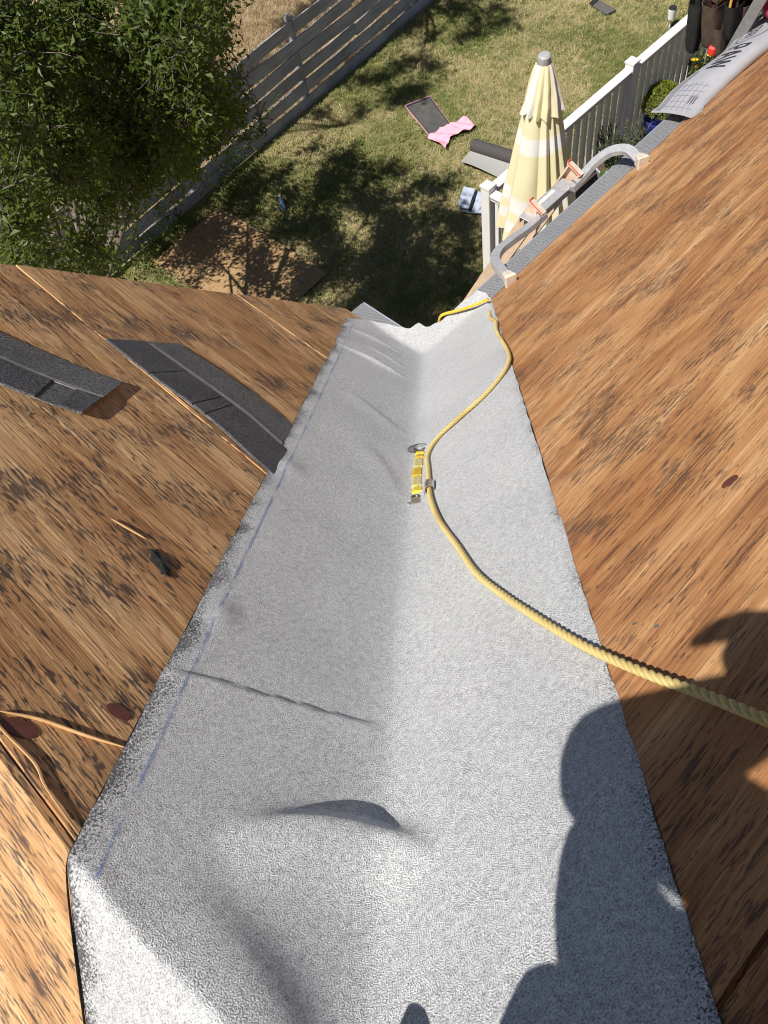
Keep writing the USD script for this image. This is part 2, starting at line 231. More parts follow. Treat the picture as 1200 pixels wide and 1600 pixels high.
M['leaf_young'] = leaf_mat('young_leaf', [(0, (.10, .18, .03)), (1, (.20, .28, .06))])
M['leaf_rosemary'] = leaf_mat('rosemary_leaf', [(0, (.10, .13, .065)), (.8, (.17, .20, .09)), (1, (.30, .26, .12))], .2)
M['leaf_mum'] = leaf_mat('mum_leaf', [(0, (.16, .19, .02)), (.6, (.28, .28, .03)), (.85, (.36, .30, .03)), (1, (.46, .26, .03))], .25)
M['leaf_daisy'] = leaf_mat('daisy_leaf', [(0, (.10, .14, .03)), (.7, (.22, .24, .05)), (1, (.34, .30, .07))], .25)
M['petal'] = plain('yellow_petal', (.80, .50, .02), .6)
M['pot_blue'] = plain('blue_glaze', (.03, .045, .22), .2); M['pot_terra'] = plain('terracotta', (.45, .20, .11), .8); M['pot_grey'] = plain('grey_glaze', (.42, .46, .52), .3); M['soil'] = plain('soil', (.10, .06, .045), .95, var=.5, scale=60, bump=.01)
def weathered_wood(name, lo, hi):
    return mat(name, {'t': ('texture_coordinate', {}), 'oi': ('object_info', {}), 'o': ('vector_math', {'math_type': 'multiply_add', 'vector2': (9., 4., 6.)}), 'm': ('mapping', {'scale': (2.2, 40., 40.)}), 'n': ('noise_texture', {'scale': 1., 'detail': 5., 'roughness': .65}), 'nl': ('noise_texture', {'scale': 2.4, 'detail': 4.}), 'a': ('math', {'math_type': 'multiply_add', 'value2': .7}),
        'r': ('rgb_ramp', {'ramp': [(.55, lo), (1.05, hi)]}), 'b': ('bump', {'distance': .004}), 'p': ('principled_bsdf', {'roughness': .85, 'specular_ior_level': .2})},
        [('oi.random', 'o.vector1'), ('t.object', 'o.vector3'), ('o.vector', 'm.vector'), ('m.vector', 'n.vector'), ('o.vector', 'nl.vector'), ('nl.fac', 'a.value1'), ('n.fac', 'a.value3'), ('a.value', 'r.fac'), ('r.color', 'p.base_color'), ('n.fac', 'b.height'), ('b.normal', 'p.normal')])
M['fence'] = weathered_wood('grey_fence_wood', (.17, .165, .17), (.42, .41, .41))
M['osb'] = mat('strand_board', {'g': ('geometry', {}), 'v': ('voronoi_texture', {'scale': 34., 'randomness': 1.}), 'n': ('noise_texture', {'scale': 11., 'detail': 5., 'distortion': 1.5}), 'n2': ('noise_texture', {'scale': 1.6, 'detail': 3.}), 'bw': ('rgb_to_bw', {}), 'a': ('math', {'math_type': 'multiply_add', 'value2': .45}), 'a2': ('math', {'math_type': 'multiply_add', 'value2': .5}),
    'r': ('rgb_ramp', {'ramp': [(.3, (.13, .075, .034)), (.8, (.27, .16, .072)), (1.25, (.44, .29, .14))]}), 'p': ('principled_bsdf', {'roughness': .75})},
    [('g.position', 'v.vector'), ('g.position', 'n.vector'), ('g.position', 'n2.vector'), ('v.color', 'bw.color'), ('bw.val', 'a.value1'), ('n.fac', 'a.value3'), ('n2.fac', 'a2.value1'), ('a.value', 'a2.value3'), ('a2.value', 'r.fac'), ('r.color', 'p.base_color')])
M['ground'] = mat('lawn_soil', {'g': ('geometry', {}), 'x': ('separate_xyz', {}), 'n': ('noise_texture', {'scale': .8, 'detail': 5., 'roughness': .6}), 'n2': ('noise_texture', {'scale': 26., 'detail': 5., 'roughness': .7}), 'a': ('math', {'math_type': 'multiply_add', 'value2': .8}),
    'r': ('rgb_ramp', {'ramp': [(.55, (.13, .13, .05)), (.85, (.26, .22, .10)), (1.15, (.44, .36, .20))]}), 'k': ('map_range', {'from_min': 7.2, 'from_max': 7.7, 'to_min': 0., 'to_max': 1., 'clamp': True}), 'dr': ('rgb_ramp', {'ramp': [(.3, (.22, .15, .09)), (.7, (.50, .39, .25))]}), 'mx': ('mix', {}), 'b': ('bump', {'distance': .03}), 'p': ('principled_bsdf', {'roughness': .95, 'specular_ior_level': .1})},
    [('g.position', 'x.vector'), ('g.position', 'n.vector'), ('g.position', 'n2.vector'), ('n.fac', 'a.value1'), ('n2.fac', 'a.value3'), ('a.value', 'r.fac'), ('x.y', 'k.value'), ('n2.fac', 'dr.fac'), ('k.result', 'mx.fac'), ('r.color', 'mx.color1'), ('dr.color', 'mx.color2'), ('mx.color', 'p.base_color'), ('n2.fac', 'b.height'), ('b.normal', 'p.normal')])
def grass_mat(name, c, tip): return mat(name, {'g': ('geometry', {}), 'oi': ('object_info', {}), 'n': ('noise_texture', {'scale': 1.1, 'detail': 3.}), 'a': ('math', {'math_type': 'add'}), 'r': ('rgb_ramp', {'ramp': [(.5, c), (1.4, tip)]}), 'p': ('principled_bsdf', {'roughness': .7, 'specular_ior_level': .2}), 'tr': ('translucent_bsdf', {}), 'mx': ('mix_closure', {'fac': .3})},
    [('g.position', 'n.vector'), ('oi.random', 'a.value1'), ('n.fac', 'a.value2'), ('a.value', 'r.fac'), ('r.color', 'p.base_color'), ('r.color', 'tr.color'), ('p.BSDF', 'mx.closure1'), ('tr.BSDF', 'mx.closure2')], 'mx.closure')
M['grass_green'] = grass_mat('grass_green', (.17, .22, .06), (.36, .38, .14)); M['grass_straw'] = grass_mat('grass_straw', (.46, .40, .20), (.70, .60, .36)); M['grass_dry'] = grass_mat('grass_dry', (.42, .31, .18), (.62, .50, .33))
M['pink'] = plain('pink_cloth', (.80, .36, .46), .85, var=.1); M['screen'] = plain('black_screen', (.085, .082, .078), .6, var=.2, scale=7); M['screen_rim'] = plain('dark_binding', (.03, .028, .04), .6)
M['felt_roll'] = plain('dark_felt_roll', (.065, .06, .058), .85, var=.15, scale=60); M['felt_back'] = plain('grey_felt_back', (.33, .325, .31), .8, var=.06, scale=30)
M['tarp'] = plain('pale_blue_plastic', (.42, .47, .58), .45, var=.2, scale=8); M['slate'] = plain('slate_grey', (.10, .095, .09), .8, var=.15); M['white_plastic'] = plain('white_plastic', (.75, .75, .73), .4); M['bottle_plastic'] = plain('blue_clear_plastic', (.25, .38, .55), .2)
M['under'] = plain('grey_underlayment', (.33, .33, .355), .4, var=.05, scale=12); M['under_edge'] = plain('dark_grey_band', (.20, .20, .215), .5); M['ink'] = plain('dark_print', (.085, .085, .10), .5); M['line'] = plain('thin_grid_print', (.25, .25, .30), .5)
M['crimson'] = plain('crimson_cotton', (.30, .022, .055), .85, var=.15, scale=20, bump=.002); M['skin'] = plain('skin', (.45, .26, .18), .5, var=.05); M['hair'] = plain('dark_hair', (.03, .02, .015), .6); M['leather'] = plain('brown_leather', (.085, .058, .045), .6, var=.3, scale=18, bump=.002); M['leather_dark'] = plain('black_leather', (.022, .021, .021), .5, var=.3, scale=18); M['strap_y'] = plain('yellow_strap', (.55, .42, .06), .7); M['red_plastic'] = plain('red_plastic', (.75, .05, .03), .4)
M['denim'] = plain('dark_trousers', (.04, .045, .06), .85, var=.2, scale=30); M['black_rubber'] = plain('black_rubber', (.02, .02, .02), .7); M['orange_glass'] = plain('fiberglass_tan', (.56, .42, .30), .5, var=.12, scale=14); M['ladder_edge'] = plain('ladder_shadow_side', (.30, .20, .14), .6); M['red_cap'] = plain('red_cap', (.62, .10, .07), .6); M['foot_tan'] = plain('tan_rubber', (.58, .51, .42), .7, var=.15, scale=30, bump=.002)
M['grey_shirt'] = plain('grey_work_shirt', (.20, .21, .23), .9); M['phone'] = plain('phone_black', (.02, .02, .022), .3)

# ---------------------------------------------------------------- large structure: ground, roof planes, house
T = 1.03081; CP, SP = 1 / math.hypot(1, T), T / math.hypot(1, T); XR = -2.191; ZR = -XR * T; YR = .607; GZ = -4.0
x = np.concatenate([np.linspace(-60, -4, 15), np.linspace(-3.6, 14, 60), np.linspace(16, 70, 15)]); y = np.concatenate([np.linspace(-60, -1, 15), np.linspace(-.6, 14, 52), np.linspace(16, 80, 15)])
X, Y = np.meshgrid(x, y, indexing='ij'); near = np.exp(-((X - 5) ** 2 + (Y - 5) ** 2) / 120)
Zg = GZ + near * .05 * (meshkit.fbm(np.stack([X * .8, Y * .8, X * 0], -1), 3, 4) - .5)
obj('ground', gridmesh(np.stack([X, Y, Zg], -1)), M['ground'], smooth=True, kind='structure', label='dry patchy lawn and straw coloured field behind the fence')

PL = dict(left=(np.zeros(3), np.array([0, 1., 0]), np.array([-CP, 0, SP]), np.array([SP, 0, CP])),
          right=(np.zeros(3), np.array([1., 0, 0]), np.array([0, -CP, SP]), np.array([0, SP, CP])),
          back=(np.array([XR, 0, ZR]), np.array([0, 1., 0]), np.array([-CP, 0, -SP]), np.array([-SP, 0, CP])))
def on(pl, u, v, h=0.):
    o, U, V, N = PL[pl]; u, v, h = np.broadcast_arrays(np.asarray(u, float), v, h); return o + u[..., None] * U + v[..., None] * V + h[..., None] * N
def panel(pl, u0, u1, v0, v1, seed, lift=0., warp=.003):
    u, v = np.meshgrid(np.linspace(u0, u1, max(3, int((u1 - u0) / .22))), np.linspace(v0, v1, 7), indexing='ij')
    h = lift + warp * (meshkit.fbm(np.stack([u * 1.3, v * 2.2, u * 0 + seed], -1), 2, seed) - .5) * 2
    return sheet(on(pl, u, v, h), .013, PL[pl][3])
house = thing('house', 'house under re-roofing with bare plywood roof planes meeting in a valley', 'house')
obj('wall', cat([box(-.30, 9.0, -.62, -.35, GZ, -.30), box(-.62, -.30, -.35, .30, GZ, -.30), box(-3.95, -.62, .08, .34, GZ, -.30), box(8.7, 9., -8.8, -.62, GZ, -.30), box(-9., -8.7, -8.8, -.35, GZ, -.3), box(-9, 9, -9.1, -8.8, GZ, -.3), box(-8.7, -3.95, -.6, -.35, GZ, -.3)]), M['siding'], house)
gable = trimesh.creation.extrude_polygon(__import__('shapely').Polygon([(-4.3, -.05), (-.08, -.05), (XR, ZR - .09)]), .06, engine='earcut'); gable.apply_transform(np.array([[1, 0, 0, 0], [0, 0, 1, .25], [0, 1, 0, -.0], [0, 0, 0, 1.]])); gable.apply_translation([0, 0, -.12])
obj('gable_wall', gable, M['siding'], house)
sl = [0, .876, 2.010, 3.136]; gap = .005; knots_l = []
panels = {}
for i in range(3):
    a, b = sl[i] + gap / 2 * (i > 0), sl[i + 1] - gap / 2; yb = -b * CP - .12
    cuts = [YR] + ([-.1] if 0 else []) + [yb]
    panels['l', i] = obj('plywood_panel', panel('left', yb, YR, a, b, i + 1, lift=(.006, .003, -.001)[i], warp=.0014), M['ply_left'], house)
for i, (a, b) in enumerate(((.006, 1.13), (1.134, 2.26), (2.264, 3.1))):
    panels['b', i] = obj('plywood_panel', panel('back', -3.2, YR, a, b, i + 21, lift=.004 if i == 0 else 0), M['ply_left'], house)
rv = [0, 1.077, 2.211, 3.345, 4.479, 5.613, 6.747]
for i in range(6):
    a, b = rv[i] + .003 * (i > 0), rv[i + 1] - .003
    x0 = -b * CP - .15 if i < 3 else -6.5; k = 0
    edges = [x0, 1.9 if i % 2 else 2.95, 4.34 if i % 2 else 5.39, 6.78] if i < 3 else [x0, -2.2, .24, 2.68, 6.78]
    for e0, e1 in zip(edges[:-1], edges[1:]):
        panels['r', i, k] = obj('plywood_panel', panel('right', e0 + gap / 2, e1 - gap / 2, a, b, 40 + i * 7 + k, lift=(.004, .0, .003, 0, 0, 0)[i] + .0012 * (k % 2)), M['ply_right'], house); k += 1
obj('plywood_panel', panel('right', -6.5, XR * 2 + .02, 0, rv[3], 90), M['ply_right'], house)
back = np.array([[-6.5, -rv[6] * CP, rv[6] * SP], [6.78, -rv[6] * CP, rv[6] * SP], [6.78, -rv[6] * CP - 4.2, rv[6] * SP - 4.3], [-6.5, -rv[6] * CP - 4.2, rv[6] * SP - 4.3]])
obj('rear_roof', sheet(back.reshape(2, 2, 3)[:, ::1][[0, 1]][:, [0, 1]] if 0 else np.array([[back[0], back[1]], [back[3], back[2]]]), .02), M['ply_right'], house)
# fascia, rake board
obj('fascia', box(.10 - .09, 6.78, -.03, -.008, -.21, -.022), M['board_edge'], house); obj('fascia', box(-.03, -.008, .0, YR - .01, -.21, -.022), M['board_edge'], house)
def slab(pl, u0, u1, v0, v1, h0, h1):
    c = [on(pl, u, v, h) for u in (u0, u1) for v in (v0, v1) for h in (h0, h1)]; return trimesh.convex.convex_hull(np.array(c))
obj('rake_board', slab('left', YR - .045, YR - .012, .02, 3.10, -.16, -.017), M['board_edge'], house); obj('rake_board', slab('back', YR - .045, YR - .012, .02, 3.10, -.16, -.017), M['board_edge'], house)
# gutters with mesh guard
def gutter(P0, P1, out, name='gutter'):
    P0, P1, out = map(lambda a: np.asarray(a, float), (P0, P1, out)); d = unit(P1 - P0); up = np.array([0, 0, 1.])
    prof = np.array([(.0, -.004), (.0, -.10), (.085, -.105), (.10, -.06), (.112, -.012), (.120, -.010), (.120, -.020), (.114, -.024), (.103, -.066), (.088, -.109), (-.004, -.105), (-.004, -.004)])
    V0 = P0 + prof[:, :1] * out + prof[:, 1:] * up; V1 = P1 + prof[:, :1] * out + prof[:, 1:] * up; k = len(prof)
    V = np.vstack([V0, V1]); j = np.arange(k); F = np.vstack([np.stack([j, (j + 1) % k, (j + 1) % k + k], -1), np.stack([j, (j + 1) % k + k, j + k], -1)])
    g = obj(name, trimesh.Trimesh(V, F, process=False), M['lip'], house)
    n = int(np.linalg.norm(P1 - P0) / .06) + 2; L = np.linalg.norm(P1 - P0); a, b = np.meshgrid(np.linspace(0, L, n), np.linspace(.004, .111, 6), indexing='ij')
    z = -.0045 - .004 * (b / .11) + .0018 * np.sin(a * 45) * (b > .02) * (b < .1) + .003 * (meshkit.noise(np.stack([a * 6, b * 0, b * 0], -1), 3) - .5)
    obj('gutter_guard', sheet(P0 + a[..., None] * d + b[..., None] * out + z[..., None] * up, .0015), M['guard'], g, smooth=30)
    return g
gutter((.122, -.004, -.004), (6.78, -.004, -.004), (0, 1, 0)); gutter((-.004, .122, -.004), (-.004, .575, -.004), (1, 0, 0))
obj('drip_edge', slab('right', .02, 6.78, -.006, .03, .006, .0075), M['lip'], house)
# inlaid wood plugs, splinters, nails
def plug(pl, par, u, v, a, b, rot, h):
    th = np.linspace(0, 2 * np.pi, 18, endpoint=False); c, s = math.cos(rot), math.sin(rot); du, dv = a * np.cos(th), b * np.sin(th); ring = on(pl, u + du * c - dv * s, v + du * s + dv * c, h); ring2 = on(pl, u + du * c - dv * s, v + du * s + dv * c, h - .006)
    V = np.vstack([ring, ring2, on(pl, u, v, h)[None]]); j = np.arange(18); k = (j + 1) % 18
    obj('wood_plug', trimesh.Trimesh(V, np.vstack([np.stack([np.full(18, 36), j, k], -1), np.stack([j, j + 18, k + 18], -1), np.stack([j, k + 18, k], -1)]), process=False), M['plug'], par)
def pv(p): return -p[0] / CP          # slope distance on the left plane
plug('left', panels['l', 2], -1.397, 2.159 / CP, .030, .017, .5, .0014); plug('left', panels['l', 2], -1.436, 2.049 / CP, .024, .014, .3, .0014); plug('right', panels['r', 2, 0], -.955, 1.939 / CP, .019, .0105, .25, .0062)
def splinter(pl, par, pts, w, hh, name='splinter'):
    P = np.array([on(pl, u, v, 0.004) for u, v in pts]); P = catmull(P, 6); n = len(P); s = np.sin(np.linspace(.12, math.pi - .06, n)) ** .6
    obj(name, sweep(P, [(-w, -.002), (-w * .3, hh), (w * .5, hh * .7), (w, -.002)], up0=np.cross(P[1] - P[0], PL[pl][3]), scale=s), M['splinter'], par)
splinter('left', panels['l', 2], [(-1.355, 2.167 / CP), (-1.395, 2.136 / CP), (-1.455, 2.105 / CP), (-1.515, 2.071 / CP)], .0012, .006)
splinter('left', panels['l', 2], [(-1.33, 3.131), (-1.40, 3.126), (-1.47, 3.118), (-1.52, 3.127), (-1.63, 3.131)], .0016, .004)
splinter('left', panels['l', 2], [(-.93, 2.62), (-.98, 2.60), (-1.02, 2.585)], .002, .004)
splinter('left', panels['l', 1], [(-.02, 1.995), (-.25, 2.000), (-.5, 2.002)], .0016, .003)
for (u, v, q) in ((-.575, 1.745, 1), (-1.329, 1.981, 2), (-1.323, 2.015, 2), (.3, 1.2, 1), (.9, .4, 0), (1.6, .9, 1), (-.3, 1.45, 1), (.2, .6, 0), (2.2, .35, 0)):
    c = trimesh.creation.cylinder(.0042, .004, sections=10); c.apply_transform(rot_to(PL['right'][3])); c.apply_translation(on('right', u, v / CP, .004)); obj('nail_head', c, M['steel'], panels['r', q, 0])
for (u, v, q) in ((-1.14, 2.62, 2), (-.45, 2.55, 2), (.15, 2.5, 2), (-.9, 2.2, 2), (-.1, 2.2, 2), (.4, 2.85, 2), (-.35, 1.7, 1), (.1, 1.6, 1), (.45, 1.2, 1), (.25, .95, 1), (.35, .5, 0)):
    c = trimesh.creation.cylinder(.0042, .004, sections=10); c.apply_transform(rot_to(PL['left'][3])); c.apply_translation(on('left', u, v, (.006, .003, -.001)[q] + .002)); obj('nail_head', c, M['steel'], panels['l', q])

# ---------------------------------------------------------------- valley membrane
VD = unit([-1, -1, T]); EL = np.cross(PL['left'][3], VD); EL *= np.sign(EL[1] - EL[0]); ER = np.cross(PL['right'][3], VD); ER *= np.sign(ER[0] - ER[1]); NV = unit(PL['left'][3] + PL['right'][3])
EW = np.array([-.480, -.471, -.44, -.379, -.245, -.135, -.06, .011, .095, .24, .324, .455, .480]); ES = np.array([-.20, -.24, -.36, -.42, -.34, -.262, -.25, -.29, -.24, -.248, -.247, -.148, -.14])
W = .464
def seg_dist(w, s, pts):
    pts = catmull(np.array(pts, float), 10) if len(pts) > 2 else np.array(pts, float); best = np.full(w.shape, 9.); along = np.zeros(w.shape); sign = np.ones(w.shape); L0 = 0; pts = np.array(pts, float); tot = np.linalg.norm(np.diff(pts, axis=0), axis=1).sum()
    for a, b in zip(pts[:-1], pts[1:]):
        d = b - a; L = np.linalg.norm(d); d /= L; rs, rw = s - a[0], w - a[1]; k = np.clip(rs * d[0] + rw * d[1], 0, L); ds, dw = rs - k * d[0], rw - k * d[1]; dd = np.hypot(ds, dw)
        cl = dd < best; best = np.where(cl, dd, best); along = np.where(cl, (L0 + k) / tot, along); sign = np.where(cl, np.sign(rs * d[1] - rw * d[0] + 1e-9), sign); L0 += L
    return best, np.clip(along, 0, 1), sign
def membrane_points(w, s, lift=0.):
    r = .045; g = np.sqrt(w * w + r * r)
    P = s[..., None] * VD + ((EL + ER) / 2) * g[..., None] + ((EL - ER) / 2) * w[..., None]
    h = .010 + .003 * (meshkit.fbm(np.stack([w * 5, s * 2.2, w * 0], -1), 3, 9) - .5) * 2
    # slack towards the low end: cross creases on the left half
    f = smoothstep(-s, -1.1, .15) * smoothstep(w, .02, .12)
    h = h + f * .0022 * np.sin(s * 26 + 2.2 * np.sin(w * 6 + 1)) * (.5 + meshkit.noise(np.stack([w * 4, s * 5, w * 0], -1), 5))
    for pts, amp, wd in (([(.435, .46), (.47, .25), (.516, .07)], .016, .020), ([(.075, .47), (.07, .30), (.09, .08)], .010, .022), ([(.25, .30), (.30, .16), (.36, .06)], .006, .02), ([(1.55, .2), (1.75, .1), (1.95, .03)], .006, .05), ([(1.05, .33), (1.2, .17), (1.33, .03)], .005, .04)):
        d, al, sg = seg_dist(w, s, pts); e = np.exp(-(d / wd) ** 2 * np.where(sg > 0, 3.5, .55)); h = h + amp * e * np.clip(al * (1 - al) * 4.2, 0, 1)
    # buckle with its pointed, shaded end in the trough
    d, al, sg = seg_dist(w, s, [(3.42, .27), (3.36, .15), (3.335, .06), (3.338, .0), (3.365, -.05), (3.41, -.10)]); h = h + .052 * np.exp(-(d / .062) ** 2 * np.where(sg > 0, 3.0, .5)) * np.clip(al ** 1.3 * (1 - al) ** 1.1 * 4.2, 0, 1)
    d, al, sg = seg_dist(w, s, [(3.52, .33), (3.58, .22), (3.68, .11), (3.80, .03), (3.92, -.02)]); h = h + .022 * np.exp(-(d / .075) ** 2 * np.where(sg > 0, 1.8, .5)) * np.clip(al * (1 - al) * 4, 0, 1) ** 1.2
    h = h + .007 * smoothstep(-s, -.75, -.2) * smoothstep(w, .1, .3)
    # end lap: the upper length overlaps the lower one
    lap = np.interp(w, [.03, .2, .3, .413, .5], [3.037, 3.058, 3.075, 3.087, 3.094]); h = h + .0060 * smoothstep(s - lap, -.002, .002) * np.exp(-np.clip(s - lap, 0, 9) / .10) * smoothstep(w, .0, .06)
    # dents beside the chalk line, ripples at the loose end
    h = h + .010 * np.exp(-((w - .40) / .035) ** 2 - ((s - 2.03) / .05) ** 2) + .010 * np.exp(-((w - .40) / .03) ** 2 - ((s - 2.88) / .05) ** 2)
    sf = s - np.interp(w, EW, ES); h = h + np.exp(-(sf / .07) ** 2) * (.014 * np.sin(w * 62 + .6) * np.exp(-((w - .02) / .12) ** 2) + .004 * np.sin(w * 40))
    h = h * smoothstep(W - np.abs(w), -.02, .05) ** .5
    P = P + NV * (h + lift)[..., None]
    # over the ridge of the left gable: fold down the other side, stiffly rounded
    zl = P[..., 2]; dz = zl - ZR; k = np.clip(w / .06, 0, 1); rr = .03
    fold = ZR + .047 - np.sqrt(dz ** 2 + rr ** 2); zr = -P[..., 1] * T + .007; e = .03
    lo = np.minimum(zl, fold); zz = np.where(w > 0, .5 * (lo + zr + np.sqrt((lo - zr) ** 2 + e * e)) , zl); q = smoothstep(zl, ZR - .45, ZR - .25) * smoothstep(w, -.01, .05); P[..., 2] = zl * (1 - q) + np.maximum(zz, zr + .0) * q if 0 else zl * (1 - q) + zz * q
    # past the eaves it lies on the gutters
    a = .022; z0 = P[..., 2] - (.012 + lift); past = smoothstep(np.maximum(P[..., 0], P[..., 1]), -.25, .0); zc = .012 + lift + .5 * (z0 + np.sqrt(z0 * z0 + a * a)); P[..., 2] = P[..., 2] * (1 - past) + zc * past
    return P
nw, ns = 150, 460
wj = np.linspace(-W, W, nw); u = np.linspace(0, 1, ns) ** 1.0
Wg, Ug = np.meshgrid(wj, u, indexing='ij'); rag = .004 * (meshkit.noise(np.stack([wj * 60, wj * 0, wj * 0], -1), 8) - .5); S0 = np.interp(wj, EW, ES) + rag
Sg = S0[:, None] + (4.15 - S0[:, None]) * Ug
Wg = Wg + .0025 * (meshkit.noise(np.stack([Sg * 22, Sg * 0, np.sign(Wg)], -1), 6) - .5) * np.clip(np.abs(Wg) / W, 0, 1) ** 4 * 2
MP = membrane_points(Wg, Sg); mm = gridmesh(MP)
fn = mm.face_normals[:, 2].mean(); 
if fn < 0: mm = trimesh.Trimesh(mm.vertices, mm.faces[:, ::-1], process=False)
MV = thing('valley_membrane', 'light grey granulated roofing membrane rolled down the roof valley', 'roofing membrane')
obj('sheet', mm, M['membrane'], MV, smooth=True, uv=np.stack([Wg, Sg], -1).reshape(-1, 2))
# its dark torn edge, seen as a thin lip
def edge_strip(sgn):
    s = np.linspace(S0[0 if sgn < 0 else -1], 4.15, 500); w = np.full_like(s, sgn * W); a = membrane_points(w, s); b = membrane_points(w, s, -.007); return gridmesh(np.stack([a, b], 1))
obj('cut_edge', edge_strip(-1), M['felt'], MV); obj('cut_edge', edge_strip(1), M['felt'], MV)
def chalk(pts, wd=.0022):
    pts = np.array(pts, float); s = np.linspace(pts[0, 0], pts[-1, 0], 260); w = np.interp(s, pts[:, 0], pts[:, 1]); return gridmesh(np.stack([membrane_points(w - wd, s, .0016), membrane_points(w + wd, s, .0016)], 1))
obj('chalk_line', chalk([(-.1, .413), (2.42, .4145), (3.47, .413), (4.1, .40)]), M['chalk'], MV, label='faint blue chalk line along the left edge')

# ---------------------------------------------------------------- things on the roof
def quad_sheet(pl, uv4, n, k, hfun):
    a, b, c, d = np.array(uv4, float); p, q = np.meshgrid(np.linspace(0, 1, n), np.linspace(0, 1, k), indexing='ij')
    UV = (1 - p)[..., None] * ((1 - q)[..., None] * a + q[..., None] * d) + p[..., None] * ((1 - q)[..., None] * b + q[..., None] * c); return on(pl, UV[..., 0], UV[..., 1], hfun(p, q)), UV
def lp(x, y): return (y, -x / CP)
# first scrap: leaves the picture on the left.  corners: upper-left, upper-right, lower-right, lower-left (as lying)
A, B, Cc, D = lp(-1.745, .16), lp(-1.508, -.31), lp(-1.687, -.488), lp(-1.882, -.115)
s1 = thing('shingle_scrap', 'straight dark grey shingle scrap cut off by the left picture edge', 'shingle', group=None)
mx = lambda P, Q, f: tuple(np.array(P) * (1 - f) + np.array(Q) * f)
hf = lambda p, q: .010 + .010 * p ** 3 + .004 * np.sin(p * 5 + 1)
V, _ = quad_sheet('left', (A, B, Cc, D), 24, 8, hf); obj('base', sheet(V, .004), M['shingle'], s1)
for f0, f1 in ((-.02, .30), (.318, .72), (.86, 1.0)):
    a, b, c, d = mx(mx(A, D, .56), mx(B, Cc, .56), f0), mx(mx(A, D, .56), mx(B, Cc, .56), f1), mx(D, Cc, f1), mx(D, Cc, f0); V, _ = quad_sheet('left', (a, b, c, d), 10, 5, lambda p, q, f0=f0, f1=f1: hf(f0 + (f1 - f0) * p, q) + .0046); obj('tab', sheet(V, .004), M['shingle_dark'], s1)
V, _ = quad_sheet('left', (mx(A, D, .50), mx(B, Cc, .50), mx(B, Cc, .56), mx(A, D, .56)), 20, 3, lambda p, q: hf(p, q) + .0026); obj('nail_line', sheet(V, .002), M['shingle_line'], s1)
# second scrap: bent around the end, tucked under the membrane
s2 = thing('shingle_scrap', 'long dark shingle strip with angled end running under the grey membrane', 'shingle')
top = catmull([lp(-1.186, .001), lp(-1.163, -.20), lp(-1.15, -.40), lp(-1.145, -.62)], 12); bot = catmull([lp(-1.41, -.002), lp(-1.412, -.254), lp(-1.39, -.519), lp(-1.388, -.86)], 12)
q = np.linspace(0, 1, 10); UV = top[:, None] * (1 - q)[None, :, None] + bot[:, None] * q[None, :, None]; pp = np.linspace(0, 1, len(top))[:, None]
hh = .012 + .007 * np.sin(np.clip(pp * 1.15, 0, 1) * math.pi) * (q[None] ** 2 * .8 + .25) * (1 - smoothstep(pp, .7, 1.0)) - .008 * smoothstep(pp, .75, 1.)
obj('base', sheet(on('left', UV[..., 0], UV[..., 1], hh), .004), M['shingle'], s2)
def sub(p0, p1, q0, q1, dh, name, m):
    p, qq = np.meshgrid(np.linspace(p0, p1, 12), np.linspace(q0, q1, 4), indexing='ij'); i = p * (len(top) - 1); i0 = np.clip(i.astype(int), 0, len(top) - 2); fr = (i - i0)[..., None]; tp = top[i0] * (1 - fr) + top[i0 + 1] * fr; bt = bot[i0] * (1 - fr) + bot[i0 + 1] * fr; U2 = tp * (1 - qq)[..., None] + bt * qq[..., None]
    h = .012 + .007 * np.sin(np.clip(p * 1.15, 0, 1) * math.pi) * (qq ** 2 * .8 + .25) * (1 - smoothstep(p, .7, 1.)) - .008 * smoothstep(p, .75, 1.); obj(name, sheet(on('left', U2[..., 0], U2[..., 1], h + dh), .004), m, s2)
for a, b in ((0.005, .33), (.337, .585), (.592, .655), (.662, .985)): sub(a, b, .50, .995, .0042, 'tab', M['shingle_dark'])
sub(.03, .95, .43, .50, .0027, 'nail_line', M['shingle_line'])
# torn felt scrap
ang = np.linspace(0, 2 * np.pi, 26, endpoint=False); rr = np.array([1, .8, 1.1, .7, .95, 1.2, .85, 1., .75, 1.15, .9, 1.05, .7] * 2)
u, v = -1.105 + .052 * rr * np.cos(ang), 1.815 / CP + .017 * rr * np.sin(ang) - .25 * (.052 * rr * np.cos(ang)); ring = on('left', u, v, .005 + .003 * np.sin(ang * 3)); ring0 = on('left', u, v, .002); c0 = on('left', -1.105, 1.815 / CP, .008)
j = np.arange(26); k = (j + 1) % 26; obj('felt_scrap', trimesh.Trimesh(np.vstack([ring, ring0, c0]), np.vstack([np.stack([np.full(26, 52), j, k], -1), np.stack([j, j + 26, k + 26], -1), np.stack([j, k + 26, k], -1)]), process=False), M['felt'], label='small torn black felt scrap lying on the left plywood', cat='felt scrap')

